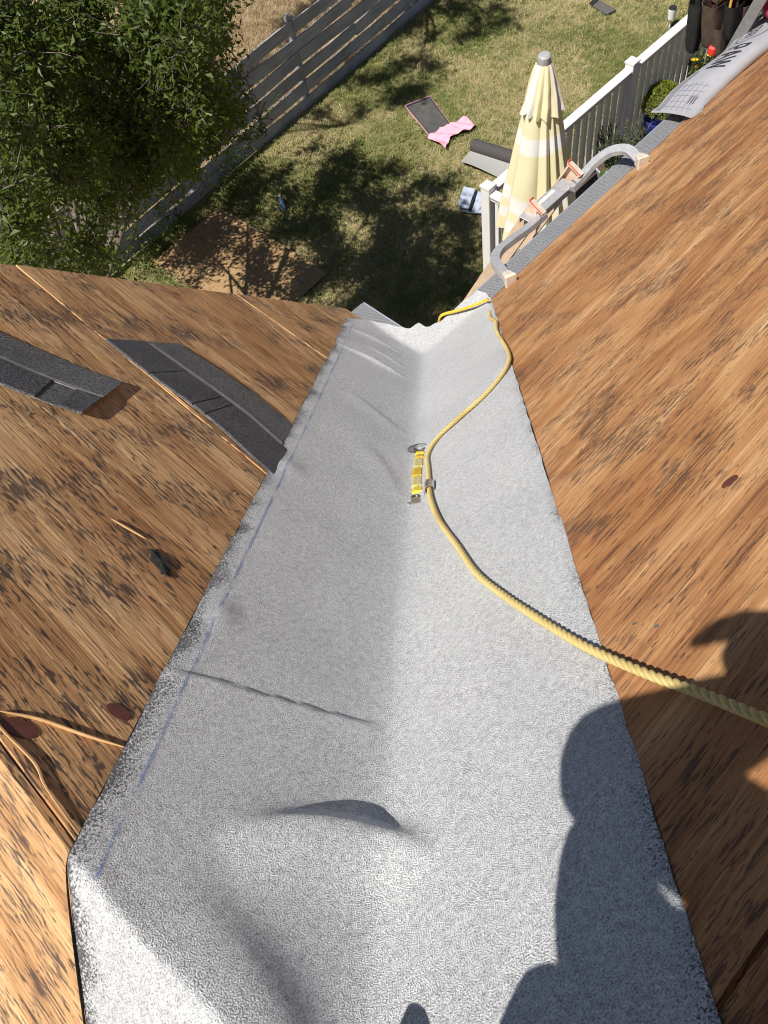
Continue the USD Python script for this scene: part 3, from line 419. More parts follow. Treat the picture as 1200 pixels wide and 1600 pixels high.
# rope: three strands laid around a path that rests on membrane and plywood
def surf_z(x, y): return max(min(-x * T, 2 * ZR + x * T), -y * T) if y <= .05 or x <= .05 else .02
def roof_pts(pts, lift): 
    out = []
    for x, y, e in pts:
        z = surf_z(x, y) if max(x, y) < 0.02 else max(surf_z(x, y), .016); n = PL['right'][3] if x > y else PL['left'][3]; out.append(np.array([x, y, z]) + n * (lift + e))
    return out
def laid(P, r, lay, par, name, m, k=8, strands=3):
    P = np.asarray(P); d = np.r_[0, np.cumsum(np.linalg.norm(np.diff(P, axis=0), axis=1))]; n = int(d[-1] / .0045); s = np.linspace(0, d[-1], n); P = np.stack([np.interp(s, d, P[:, i]) for i in range(3)], 1)
    for _ in range(6): P[1:-1] = .25 * P[:-2] + .5 * P[1:-1] + .25 * P[2:]
    Tn, N, B = frames(P)
    for q in range(strands):
        ph = s / lay * 2 * np.pi + q * 2 * np.pi / strands; obj(name, sweep(P + r * .50 * (np.cos(ph)[:, None] * N + np.sin(ph)[:, None] * B), circ(r * .56, k)), m, par, smooth=True)
lift = .020
rp = roof_pts([(.345, -.19, -.012), (.235, -.30, -.003), (.16, -.40, 0), (.05, -.50, 0), (-.09, -.655, 0), (-.19, -.765, 0), (-.275, -.842, 0), (-.375, -.89, 0), (-.50, -.912, 0), (-.63, -.905, .002), (-.748, -.899, .002), (-.85, -.945, .002), (-.929, -1.03, .003), (-1.005, -1.115, .004), (-1.075, -1.195, .005), (-1.16, -1.32, .004), (-1.24, -1.47, .003), (-1.31, -1.60, .003), (-1.352, -1.72, .003), (-1.388, -1.85, .004), (-1.414, -1.96, .006), (-1.430, -2.07, .012), (-1.438, -2.16, .02), (-1.452, -2.27, .03), (-1.47, -2.42, .04), (-1.47, -2.62, .05)], lift)
rope = thing('safety_rope', 'dirty yellow three strand rope snaking over the grey membrane to the lower right', 'rope')
laid(catmull(rp, 14), .0086, .056, rope, 'strand', M['rope'])
# rope end looped over the gutter
r2 = thing('rope_end', 'bright yellow rope end lying across the membrane tip above the gutter', 'rope')
laid(catmull([(.455, -.075, .125), (.475, -.045, .092), (.452, -.01, .062), (.40, .03, .046), (.345, .07, .040), (.305, .105, .034), (.285, .128, .012), (.275, .135, -.05), (.27, .136, -.16), (.275, .137, -.30)], 12), .0085, .05, r2, 'strand', M['rope_bright'])
# rope grab with webbing shock pack
def frame4(o, a, n): a = unit(a); n = unit(np.asarray(n) - a * (np.asarray(n) @ a)); F = np.eye(4); F[:3, 0], F[:3, 1], F[:3, 2], F[:3, 3] = a, np.cross(n, a), n, o; return Gf.Matrix4d(*F.T.ravel())
gA, gB = np.array([-.812, -.842, .858]), np.array([-1.112, -1.150, 1.172]); ax = gA - gB
RQ = catmull(rp, 14)
GR = thing('rope_grab', 'steel rope grab with short yellow webbing pack clipped beside the rope', 'rope grab', mat4=frame4(gB + NV * .022, ax, NV))
Lg = np.linalg.norm(ax)
xs = np.linspace(.085, Lg - .055, 9); wv = np.interp(xs, [xs[0], xs[-1]], [.021, .021])
for i, (x0, x1, m_) in enumerate(((0, .03, 'yellow_plastic'), (.03, .085, 'clear_wrap'), (.085, .135, 'amber'), (.135, .19, 'clear_wrap'), (.19, .215, 'amber'), (.215, .235, 'yellow_plastic'))):
    o = .085 + x0 / .235 * (Lg - .15); o1 = .085 + x1 / .235 * (Lg - .15); off = .004 * math.sin(i)
    obj('webbing_segment', bev(o, o1 - .001, -.020 + off, .020 + off, -.004, .020, .008), M[m_], GR)
obj('seam', box(.09, Lg - .07, -.0012, .0012, .0183, .0190), M['amber'], GR)
# end ring
th = np.linspace(0, 2 * np.pi, 33)[:-1]; ringp = np.stack([Lg - .030 + .030 * np.cos(th), .040 * np.sin(th), .008 + .006 * np.cos(th)], -1); obj('end_ring', tube(np.vstack([ringp, ringp[:1]]), .0085, 10), M['steel'], GR, smooth=30)
obj('swivel', cat([bev(Lg - .052, Lg - .030, -.024, -.010, -.002, .018, .003), bev(Lg - .052, Lg - .030, .010, .024, -.002, .018, .003), bev(Lg - .062, Lg - .046, -.022, .022, -.001, .016, .003)]), M['dark_steel'], GR)
# body: sleeve round the rope and cam bracket
sl_ = lathe([(.014, -.028), (.0165, -.028), (.0165, .028), (.014, .028), (.014, -.028)], 20); sl_.apply_transform(rot_to((1, 0, 0))); gx_ = unit(ax); gz_ = unit(NV - gx_ * (NV @ gx_)); gy_ = np.cross(gz_, gx_); rel_ = RQ - (gB + NV * .022); k_ = np.argmin(np.abs(rel_ @ gx_ - .065)); rel_ = rel_[k_]; sy_, sz_ = float(rel_ @ gy_), float(rel_ @ gz_); sl_.apply_translation([.065, sy_, sz_]); obj('rope_sleeve', sl_, M['steel'], GR, smooth=30)
obj('cam_bracket', cat([bev(.040, .085, sy_ + .012, .016, -.004, .004, .002), bev(.045, .08, sy_ + .012, sy_ + .020, -.004, .022, .002), bev(.0, .045, -.010, .022, -.006, -.001, .002), bev(.0, .045, -.010, .022, .012, .017, .002)]), M['steel'], GR)
ey = trimesh.creation.torus(.012, .005, 16, 8); ey.apply_translation([.055, .006, .012]); obj('eye', ey, M['dark_steel'], GR, smooth=30)
pin = trimesh.creation.cylinder(.0065, .045, sections=12); pin.apply_transform(rot_to((0, 1, 0))); pin.apply_translation([.012, .004, .006]); obj('pin', pin, M['steel'], GR, smooth=30)
for sx in (.0,): 
    nut = trimesh.creation.cylinder(.009, .006, sections=6); nut.apply_transform(rot_to((0, 1, 0))); nut.apply_translation([.012, .03, .006]); obj('nut', nut, M['dark_steel'], GR)

# ladder leaning on the eave, and its stand-off bar
def rail(T0, d, L, wdt, name, par):
    T0 = np.asarray(T0); d = unit(d); xx = np.array([1., 0, 0]); xx = unit(xx - d * (xx @ d)); nn = np.cross(xx, d)   # nn: thickness direction (towards the house or away)
    prof = [(-.5, -.5), (.5, -.5), (.5, -.38), (-.38, -.38), (-.38, .38), (.5, .38), (.5, .5), (-.5, .5)]
    a, b = .034, .10; P = np.array([T0, T0 + d * L]); V = np.vstack([[p + q0 * a * xx * wdt + q1 * b * nn for q0, q1 in prof] for p in P]); k = 8; j = np.arange(k)
    F = np.vstack([np.stack([j, (j + 1) % k, (j + 1) % k + k], -1), np.stack([j, (j + 1) % k + k, j + k], -1)]); caps = [[0, 1, 2], [0, 2, 3], [0, 3, 4], [0, 4, 7], [4, 5, 6], [4, 6, 7]]; F = np.vstack([F, caps, [[x + k for x in c[::-1]] for c in caps]])
    r = obj(name, trimesh.Trimesh(V, F, process=False), M['orange_glass'], par)
    c = np.array([T0 + q0 * (a * .62) * xx + q1 * (b * .56) * nn - d * z for z in (-.006, .004) for q0 in (-1, 1) for q1 in (-1, 1)]); obj('end_cap', trimesh.convex.convex_hull(c), M['foot_tan'], r); obj('red_rim', cat([tube(catmull([T0 + q0 * a * .6 * xx + q1 * b * .57 * nn - d * (.007 + .004 * math.sin(7 * q1)) for q0, q1 in ((-1, -1), (-1, -.3), (-1, .5), (-1, 1), (0, 1.05), (1, 1))], 5), .0042, 6)]), M['red_cap'], r); return xx, nn
LD = unit([-.16, .46, -1.]); LT0, LT1 = np.array([1.285, .245, .01]), np.array([1.645, .245, .045])
lad = thing('extension_ladder', 'tan fibreglass ladder with red tipped rails leaning against the gutter', 'ladder')
xx, nn = rail(LT0, LD, 4.3, 1, 'rail', lad); rail(LT1, LD, 4.3, -1, 'rail', lad)
for i in range(14):
    a = LT0 + LD * (.18 + .305 * i); b = LT1 + LD * (.21 + .305 * i); obj('rung', tube(np.array([a, b]), .017, 10), M['alu'], lad, smooth=30)
st = thing('ladder_standoff', 'worn aluminium ladder stand-off with two curved arms resting on the roof edge', 'ladder stand-off')
sq = np.array([(-.017, -.026), (.017, -.026), (.017, .026), (-.017, .026)])
pl_ = catmull([(1.30, .205, -.040), (1.15, .205, -.035), (.98, .200, -.004), (.85, .182, .025), (.755, .125, .058), (.705, .05, .088), (.665, -.04, .104)], 10); pr_ = catmull([(1.56, .205, -.030), (1.66, .205, -.012), (1.76, .185, .04), (1.83, .13, .095), (1.85, .03, .135), (1.80, -.085, .150)], 10)
obj('arm', sweep(pl_, sq, up0=(0, .3, 1)), M['alu'], st, smooth=25); obj('arm', sweep(pr_, sq, up0=(0, .3, 1)), M['alu'], st, smooth=25)
obj('centre_channel', cat([bev(1.20, 1.62, .225, .315, -.045, -.038, .002), bev(1.20, 1.62, .222, .229, -.085, -.038, .002), bev(1.20, 1.62, .310, .317, -.085, -.038, .002)]), M['alu'], st)
obj('sticker', box(1.27, 1.50, .278, .300, -.0376, -.0366), plain('pale_sticker', (.66, .66, .60), .6, var=.3, scale=40), st)
for p, q in ((pl_[-1], pl_[-1] - pl_[-4]), (pr_[-1], pr_[-1] - pr_[-4])):
    f = trimesh.convex.convex_hull(np.array([(a * .030, b_ * .040, .050) for a in (-1, 1) for b_ in (-1, 1)] + [(a * .024, b_ * .046, .040) for a in (-1, 1) for b_ in (-1, 1)] + [(a * .034, b_ * .030, .040) for a in (-1, 1) for b_ in (-1, 1)] + [(a * .020, b_ * .029, -.02) for a in (-1, 1) for b_ in (-1, 1)])); f.apply_transform(rot_to(q)); f.apply_translation(p); obj('rubber_foot', f, M['foot_tan'], st)
for x0 in (1.24, 1.58): obj('u_bolt', tube(catmull([(x0, .19, -.08), (x0, .185, -.02), (x0 + .01, .20, .0), (x0 + .02, .235, -.01), (x0 + .02, .24, -.07)], 5), .0035, 6), M['steel'], st)

# printed underlayment sheet draped over the gutter
un, vn = 60, 34; uu, vv = np.meshgrid(np.linspace(0, 1, un), np.linspace(0, 1, vn), indexing='ij')
def under_pt(u, v):
    """u along the eave, v from the yard edge across the flap and round the roll on the roof side"""
    X = 2.365 + u * 1.55; yo = .165 + .03 * np.sin(u * 9) + .06 * u; rise = .04 + .11 * smoothstep(u, .0, .45)
    flap = np.clip(v / .60, 0, 1); y = yo - flap * (.215 + .06 * u); z = .030 + rise * np.sin(flap * 1.5) + .014 * np.sin(u * 13 + flap * 2.5) * flap * (1 - .3 * flap) + .012 * meshkit.noise(np.stack([u * 9, flap * 3, flap * 0], -1), 2) 
    k = np.clip((v - .60) / .40, 0, 1); R = .030 + .022 * smoothstep(u, .02, .3); a = k * 3.6; n = np.array([0, SP, CP]); yc, zc = y, z
    Y = np.where(v > .6, yc - R * np.sin(a) * 1.15, y); Z = np.where(v > .6, zc - R * (1 - np.cos(a)) + .2 * R * np.sin(a), z)
    tip = smoothstep(.06 - u, 0, .06); Y = Y + tip * (.5 - flap) * .05; X = X + .07 * (1 - flap) * (u < 2) * (-.5) + .10 * k * (1 - u)
    Z = np.maximum(Z, np.where(Y < 0, -Y * T, -.004) + .008); return np.stack([X, Y, Z], -1)
ush = thing('underlayment_sheet', 'pale grey printed roofing underlayment folded and draped over the gutter', 'underlayment')
obj('sheet', sheet(under_pt(uu, vv), .0025), M['under'], ush, smooth=40)
def decal(u, v, name, m, lift=.0022):
    P = under_pt(u, v); du = under_pt(u + .004, v) - P; dv = under_pt(u, v + .004) - P; N = unit(np.cross(du, dv)); N = np.where(N[..., 2:] < 0, -N, N); obj(name, gridmesh(P + N * lift), m, ush)
a, b = np.meshgrid(np.linspace(.012, .30, 30), np.linspace(.03, .11, 4), indexing='ij'); decal(a, b, 'dark_border', M['under_edge'])
for v0 in (.17, .25, .33, .41, .49): a, b = np.meshgrid(np.linspace(.02, .20, 24), np.array([v0, v0 + .006]), indexing='ij'); decal(a, b, 'printed_line', M['line'])
for u0 in (.04, .075, .11, .145, .18): a, b = np.meshgrid(np.array([u0, u0 + .0022]), np.linspace(.12, .56, 16), indexing='ij'); decal(a, b, 'printed_line', M['line'])
def mark(mesh2, name, m):     # flat lettering laid on the sheet: x -> u, y -> v
    ms = mesh2.copy(); V = ms.vertices; P = under_pt(V[:, 0], V[:, 1]); e = under_pt(V[:, 0] + .004, V[:, 1]) - P; f = under_pt(V[:, 0], V[:, 1] + .004) - P; N = unit(np.cross(e, f)); N = np.where(N[:, 2:] < 0, -N, N); ms.vertices = P + N * .0028; obj(name, ms, m, ush)
def text2(t, h, u0, v0, su, sv, bold=True):
    tm = meshkit.text_mesh(t, h, .0004, bold); tm = tm.subdivide(); V = tm.vertices.copy(); w_ = V[:, 0].max(); V[:, 0] = u0 + su - V[:, 0] / w_ * su; V[:, 1] = v0 + V[:, 1] / h * sv; tm.vertices = V * [1, 1, 0]; return tm
mark(text2('PAW', .1, .285, .20, .155, .30), 'lettering', M['ink']); mark(text2('TIGER', .1, .50, .22, .10, .13, False), 'lettering', M['ink'])
th = np.linspace(0, 2 * np.pi, 41); ou, ov = .55 + .085 * np.cos(th), .30 + .20 * np.sin(th); decal(np.stack([ou, .55 + .081 * np.cos(th)], -1), np.stack([ov, .30 + .188 * np.sin(th)], -1), 'printed_oval', M['ink'])
for (u0, v0, du_, dv_, m_) in ((.665, .30, .020, .11, 'ink'), (.71, .36, .016, .085, 'ink'), (.75, .30, .018, .10, 'ink'), (.70, .14, .030, .06, 'ink')):
    t2 = np.linspace(0, 2 * np.pi, 17); rr_ = np.linspace(.02, 1, 3); decal(u0 + du_ * rr_[:, None] * np.cos(t2), v0 + dv_ * rr_[:, None] * np.sin(t2) * (1 - .35 * np.cos(t2)), 'printed_claw', M[m_])
for v0 in (.44, .48, .52): a, b = np.meshgrid(np.linspace(.06 + .1 * (v0 - .44), .125, 8), np.linspace(0, 1, 2), indexing='ij'); decal(a, v0 + .018 * np.sin((a - .06) / .065 * 3.1) * (b - .5) , 'printed_claw', M['ink'])

# ---------------------------------------------------------------- deck, railing, parasol, pots
DZ = -2.72
deck = thing('deck', 'brown timber deck along the house wall behind the white railing', 'deck')
for i in range(16):
    y0 = -.34 + i * .1475; obj('deck_board', bev(2.70, 9.0, y0, y0 + .142, DZ - .025, DZ, .003), M['deck_wood'], deck)
obj('rim_joist', cat([box(2.70, 2.74, -.34, 2.02, DZ - .24, DZ - .027), box(2.74, 9., 1.98, 2.02, DZ - .24, DZ - .027)]), M['deck_wood'], deck)
for px_ in (2.8, 5.0, 7.2): obj('deck_post', box(px_ - .05, px_ + .05, 1.87, 1.97, GZ, DZ - .241), M['deck_wood'], deck)
obj('skirt_panel', box(2.66, 2.695, 1.3, 2.0, GZ + .3, DZ - .06), M['vinyl_grime'], deck)
rl = thing('deck_railing', 'white vinyl deck railing with square balusters and capped posts', 'railing')
RY = 1.955; RZ = -1.70
def post(x_, y_):
    p = obj('post', bev(x_ - .05, x_ + .05, y_ - .05, y_ + .05, DZ + .002, RZ + .045, .004), M['vinyl'], rl)
    c = np.array([[x_ + a * .056, y_ + b * .056, RZ + z] for a in (-1, 1) for b in (-1, 1) for z in (.045, .062)] + [[x_ + a * .008, y_ + b * .008, RZ + .098] for a in (-1, 1) for b in (-1, 1)])
    obj('post_cap', trimesh.convex.convex_hull(c), M['vinyl'], p)
posts_x = (2.79, 4.985, 7.18); [post(a, RY) for a in posts_x]; post(2.79, -.22)
for a, b in zip(posts_x[:-1], posts_x[1:]):
    a, b = a + .052, b - .052
    obj('top_rail', cat([bev(a, b, RY - .048, RY + .048, RZ - .032, RZ, .008), bev(a, b, RY - .030, RY + .030, RZ - .075, RZ - .0325, .003)]), M['vinyl'], rl); obj('bottom_rail', bev(a, b, RY - .028, RY + .028, DZ + .09, DZ + .15, .004), M['vinyl'], rl)
    n = int((b - a) / .122)
    for i in range(n): c = a + (b - a) * (i + .5) / n; obj('baluster', box(c - .020, c + .020, RY - .020, RY + .020, DZ + .1505, RZ - .0755), M['vinyl'], rl)
a, b = -.168, RY - .052
obj('top_rail', cat([bev(2.742, 2.838, a, b, RZ - .032, RZ, .008), bev(2.76, 2.82, a, b, RZ - .075, RZ - .0325, .003)]), M['vinyl'], rl); obj('bottom_rail', bev(2.762, 2.818, a, b, DZ + .09, DZ + .15, .004), M['vinyl'], rl)
for i in range(16): c = a + (b - a) * (i + .5) / 16; obj('baluster', box(2.77, 2.81, c - .02, c + .02, DZ + .1505, RZ - .0755), M['vinyl'], rl)
# closed parasol
um = thing('parasol', 'closed yellow and white striped parasol standing on the deck', 'parasol', (2.552, 1.2, 0))
obj('pole', tube(np.array([(0, 0, DZ), (0, 0, -.14)]), .019, 12), M['grey_plastic'], um, smooth=30)
obj('base', lathe([(.0, DZ + .002), (.25, DZ + .002), (.25, DZ + .04), (.06, DZ + .09), (.035, DZ + .25), (0, DZ + .25)], 28), M['grey_plastic'], um, smooth=30)
def pleated(z0, z1, r0, r1, amp, nf, seed, kz=70, ka=220, name='canopy', m='canopy', pw=1.0, hem=.02, twist=0., off=(0, 0)):
    t_, a_ = np.meshgrid(np.linspace(0, 1, kz), np.linspace(0, 2 * np.pi, ka), indexing='ij'); aw = a_ + twist * t_ + .22 * np.sin(a_ * 2 + seed) + .12 * np.sin(a_ * 3 + 2 * seed)
    f = 1 - 2 * np.abs(((aw * nf / (2 * np.pi)) % 1) - .5); f = f ** .8; wob = .06 * (meshkit.noise(np.stack([np.cos(a_) * 3, np.sin(a_) * 3, t_ * 5], -1), seed) - .5)
    r = (r0 + (r1 - r0) * t_ ** pw) * (1 + (amp * (.25 + .75 * t_)) * (f - .6) + wob * (.3 + t_)); z = z0 + (z1 - z0) * t_ + hem * (np.sin(aw * nf + .6) * .6 + .5 * np.sin(a_ * 3 + seed)) * smoothstep(t_, .8, 1.)
    V = np.stack([r * np.cos(a_) + off[0] * t_, r * np.sin(a_) + off[1] * t_, z], -1); fb = t_ + .014 * np.sin(a_ * 3 + 1) * t_ + .012 * (f - .5)
    obj(name, gridmesh(V), M[m], um, smooth=True, uv=np.stack([a_ / (2 * np.pi), np.clip(fb, 0, 1)], -1).reshape(-1, 2))
pleated(-.13, -1.49, .058, .310, .40, 11, 3, pw=.85, hem=.03)
pleated(-.095, -.44, .054, .158, .28, 11, 5, kz=24, name='vent_cap', m='vent', pw=.8, hem=.015, twist=.2)
obj('finial', lathe([(0, -.035), (.035, -.037), (.047, -.05), (.05, -.095), (.044, -.107), (0, -.109)], 24), M['grey_plastic'], um, smooth=35)
# pots
def pot(prof, m, par): obj('pot', lathe(prof, 28), M[m], par, smooth=30)
def cloud(n, R, rng, flat=1., low=-.3):
    d = unit(rng.normal(size=(n, 3))); d[:, 2] = np.where(d[:, 2] < low, -d[:, 2], d[:, 2]); return d * (R * rng.uniform(.55, 1., n) ** .4)[:, None] * [1, 1, flat]
g1 = thing('potted_shrub', 'potted fine leaved rosemary like shrub in a pale grey glazed pot', 'potted plant', (4.58, 1.72, DZ))
pot([(0, .002), (.16, .002), (.22, .20), (.245, .27), (.228, .272), (.21, .23), (0, .23)], 'pot_grey', g1); obj('soil', lathe([(0, .236), (.209, .232)], 20), M['soil'], g1)
st_, lf_ = [], []
for i in range(120):
    a = RNG.uniform(0, 6.28); rr0 = RNG.uniform(0, .12); d = unit([math.cos(a) * RNG.uniform(.1, .9), math.sin(a) * RNG.uniform(.1, .9), 1]); L = RNG.uniform(.22, .48); p0 = np.array([rr0 * math.cos(a), rr0 * math.sin(a), .23]); p1 = p0 + d * L; st_.append(tube(np.array([p0, p1]), .0018, 4)); q_ = RNG.uniform(.2, 1, 34)[:, None]; lf_.append(leaves(p0 + (p1 - p0) * q_, .042, RNG, .18, .1, axis=unit(d + RNG.normal(size=(34, 3)) * .7)))
obj('stems', cat(st_), M['bark'], g1, kind='stuff'); obj('foliage', cat(lf_), M['leaf_rosemary'], g1, kind='stuff')
g2 = thing('potted_mum', 'dense yellow green dome shaped plant in a blue glazed pot', 'potted plant', (5.45, 1.80, DZ))
pot([(0, .002), (.10, .002), (.155, .17), (.165, .24), (.150, .242), (.14, .21), (0, .21)], 'pot_blue', g2)
c2 = cloud(3000, .225, RNG, .92) + [0, 0, .42]; obj('foliage', leaves(c2, .030, RNG, .6, .5, axis=unit(c2 - [0, 0, .42] + RNG.normal(size=c2.shape) * .25)), M['leaf_mum'], g2, kind='stuff')
g3 = thing('potted_daisy', 'loose yellow flowering plant in a terracotta pot beside the railing', 'potted plant', (6.13, 1.80, DZ))
pot([(0, .002), (.09, .002), (.125, .18), (.14, .18), (.14, .225), (.122, .225), (.115, .19), (0, .19)], 'pot_terra', g3)
st_, lf_, fl_ = [], [], []
for i in range(60):
    a = RNG.uniform(0, 6.28); d = unit([math.cos(a) * RNG.uniform(.0, .7), math.sin(a) * RNG.uniform(.0, .7), 1]); L = RNG.uniform(.2, .52); p0 = np.array([0, 0, .2]) + RNG.normal(size=3) * [.04, .04, 0]; p1 = p0 + d * L; st_.append(tube(np.array([p0, p1]), .002, 4)); q_ = RNG.uniform(.15, 1, 24)[:, None]; lf_.append(leaves(p0 + (p1 - p0) * q_, .055, RNG, .25, .1, axis=unit(d + RNG.normal(size=(24, 3)) * .6)))
    if i % 6 == 0:
        th = np.arange(10) * .628; pc = p1 + np.stack([np.cos(th), np.sin(th), th * 0 + .2], -1) * .016; fl_.append(leaves(pc, .028, RNG, .5, 3., axis=unit(pc - p1)))
obj('stems', cat(st_), M['bark'], g3, kind='stuff'); obj('foliage', cat(lf_), M['leaf_daisy'], g3, kind='stuff'); obj('flowers', cat(fl_), M['petal'], g3)
g4 = thing('potted_herb', 'bright green leafy plant in a blue pot behind the ladder stand-off', 'potted plant', (4.10, 1.40, DZ))
pot([(0, .002), (.11, .002), (.16, .18), (.172, .25), (.158, .252), (.146, .22), (0, .22)], 'pot_blue', g4); c4 = cloud(420, .21, RNG, 1.1) + [0, 0, .40]; obj('foliage', leaves(c4, .065, RNG, .5, .8), M['leaf_young'], g4, kind='stuff')
st_ = [tube(np.array([(0, 0, .2), tuple(c4[i])]), .002, 4) for i in range(0, 420, 12)]; obj('stems', cat(st_), M['bark'], g4, kind='stuff')

# ---------------------------------------------------------------- yard
fr = math.degrees(math.atan2(.56, 6.6))
fn_ = thing('board_fence', 'weathered grey fence of spaced horizontal boards at the lawn edge', 'fence', (1.2, 6.93, GZ), fr)
fence_x = [-3.6, -1.2, 1.2, 3.6, 6.0, 8.4, 10.8]
for i in range(6):
    zb = .01 + i * .214; k = 0
    xs_ = [-3.6] + [q + (.0 if i % 2 else 1.2) for q in (-1.2, 1.2, 3.6, 6., 8.4)] + [11.0]
    for a, b in zip(xs_[:-1], xs_[1:]):
        hgt = .172 + RNG.uniform(-.004, .004); n = 14; t_ = np.linspace(0, 1, n); sag = -.010 * np.sin(t_ * math.pi) + .006 * np.sin(t_ * 9 + i + k) + RNG.uniform(-.016, .016) + RNG.uniform(-.028, .028) * (t_ - .5); cup = RNG.uniform(-.012, .012)
        P_ = np.stack([a + .004 + (b - a - .008) * t_, cup * np.sin(t_ * 3) + 0 * t_, zb + hgt / 2 + sag], -1); prof = [(-hgt / 2, -.012), (hgt / 2, -.012), (hgt / 2, .012), (-hgt / 2, .012)]
        obj('board', sweep(P_, prof, up0=(0, 0, 1)), M['fence'], fn_); k += 1
for x_ in fence_x: obj('fence_post', bev(x_ - .045, x_ + .045, .0135, .1035, -.05, 1.29 + RNG.uniform(-.05, .05), .006), M['fence'], fn_)
ob = thing('strand_board_sheet', 'stained brown wood panel lying on the shaded lawn', 'wood panel', mat4=Gf.Matrix4d(0.0187, -.9998, 0, 0, .9998, .0187, 0, 0, 0, 0, 1, 0, 2.43, 6.60, GZ + .06, 1))
un_, vn_ = 18, 10; a, b = np.meshgrid(np.linspace(0, 2.16, un_), np.linspace(-1.24, 0, vn_), indexing='ij'); obj('sheet', sheet(np.stack([a, b, .012 * np.sin(a * 1.6) + .01 * b], -1), .012), M['osb'], ob)
th = np.linspace(0, 2 * np.pi, 14, endpoint=False); 
# screen with pink border, cloth on it
SC = np.array([(5.529, 5.943), (5.899, 5.782), (5.559, 5.035), (5.181, 5.051)])
sm_ = thing('framed_screen', 'black mesh screen panel with pink rim lying on the lawn', 'screen panel')
def flat(pts, z, th): p = __import__('shapely').Polygon(pts); m_ = trimesh.creation.extrude_polygon(p, th, engine='earcut'); m_.apply_translation([0, 0, z]); return m_
cxy = SC.mean(0); obj('mesh_panel', flat(cxy + (SC - cxy) * .90, GZ + .045, .006), M['screen'], sm_)
for i in range(4):
    a, b = SC[i], SC[(i + 1) % 4]; ai, bi = cxy + (a - cxy) * .90, cxy + (b - cxy) * .90; ao, bo = cxy + (a - cxy) * .975, cxy + (b - cxy) * .975
    obj('binding', flat([ao, bo, bi, ai], GZ + .040, .018), M['screen_rim'], sm_); obj('rim', flat([a, b, bo, ao], GZ + .040, .016), M['pink'], sm_)
a, b = np.meshgrid(np.linspace(0, 1, 40), np.linspace(0, 1, 22), indexing='ij'); wdt = .10 + .085 * np.abs(np.cos(a * 4.0 + .3)) + .05 * (a < .4) ; ctr = np.array([5.16, 4.98])[None, None] + a[..., None] * np.array([.62, -.06]) + np.stack([0 * a, .04 * np.sin(a * 5)], -1)
PC = np.concatenate([ctr + (b - .5)[..., None] * wdt[..., None] * np.array([.15, 1.6]), (GZ + .06 + .05 * meshkit.noise(np.stack([a * 5, b * 3, a * 0], -1), 4) + .05 * np.exp(-((a - .5) / .12) ** 2) * np.sin(b * 3.14) + .018 * np.sin(a * 22 + b * 6))[..., None]], -1)
obj('cloth', sheet(PC, .006), M['pink'], smooth=50, label='crumpled pink cloth lying across one end of the black screen', cat='cloth')
# half unrolled felt
ro = thing('felt_roll', 'partly unrolled dark grey roofing felt lying on the lawn behind the parasol', 'felt roll')
p0, p1 = np.array([5.36, 4.47]), np.array([5.52, 3.55]); dr_ = unit(p1 - p0); sd = np.array([dr_[1], -dr_[0]]) * 1.0; sd = sd if sd[0] < 0 else -sd
tt = np.linspace(0, 1, 12); ph = np.linspace(-.5 * math.pi, 4.4 * math.pi, 90); R_ = .085 - .006 * ph / math.pi * .6
prof_o = np.stack([R_ * np.cos(ph), .088 + R_ * np.sin(ph)], -1)
V = np.stack([np.concatenate([np.outer(np.ones(90), p0 + (p1 - p0) * q_) + prof_o[:, :1] * sd, GZ + .03 + prof_o[:, 1:]], 1) for q_ in tt]); obj('coil', sheet(V, .003), M['felt_roll'], ro, smooth=40)
fl = np.linspace(0, 1, 14); V = np.stack([np.stack([*(np.outer(np.ones(14), p0 + (p1 - p0) * q_) + np.outer(fl * (.30 + .04 * q_) + .03, sd)).T, GZ + .045 + .035 * (1 - fl) ** 2 + .03 * fl * np.sin(q_ * 4 + 1) + .02 * fl], -1) for q_ in tt]); obj('flap', sheet(V, .003), M['felt_back'], ro, smooth=40)
tp = thing('folded_plastic', 'pale blue grey folded plastic sheet with dark fold lying by the corner post', 'plastic sheet', (4.56, 3.74, GZ + .05), 28)
a, b = np.meshgrid(np.linspace(-.2, .2, 16), np.linspace(-.17, .17, 14), indexing='ij'); zz_ = .03 * meshkit.noise(np.stack([a * 9, b * 9, a * 0], -1), 7); obj('lower_leaf', sheet(np.stack([a, b, zz_], -1), .006), M['tarp'], tp, smooth=40)
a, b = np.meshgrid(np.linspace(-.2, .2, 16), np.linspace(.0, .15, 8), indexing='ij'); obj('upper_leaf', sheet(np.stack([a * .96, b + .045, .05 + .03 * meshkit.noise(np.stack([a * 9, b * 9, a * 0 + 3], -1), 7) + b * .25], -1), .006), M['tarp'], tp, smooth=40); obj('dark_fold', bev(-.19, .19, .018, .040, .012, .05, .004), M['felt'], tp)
sl_ = thing('slate_piece', 'small dark flat shingle piece lying on the far sunny lawn', 'shingle piece'); obj('piece', flat([(9.10, 5.22), (9.02, 4.77), (8.84, 4.82), (8.93, 5.19)], GZ + .05, .012), M['slate'], sl_); obj('bent_end', flat([(9.105, 5.23), (9.095, 5.14), (8.915, 5.13), (8.93, 5.21)], GZ + .062, .01), M['felt'], sl_)
sp_ = thing('garden_light', 'small white garden spike light standing beyond the railing', 'garden light', (9.1, 3.88, GZ)); obj('head', lathe([(0, .30), (.055, .30), (.06, .28), (.05, .15), (0, .15)], 16), M['white_plastic'], sp_, smooth=30); obj('cap', lathe([(0, .325), (.045, .32), (.06, .301), (0, .301)], 16), M['felt'], sp_, smooth=30); obj('spike', tube(np.array([(0, 0, 0), (0, 0, .15)]), .012, 8), M['white_plastic'], sp_)
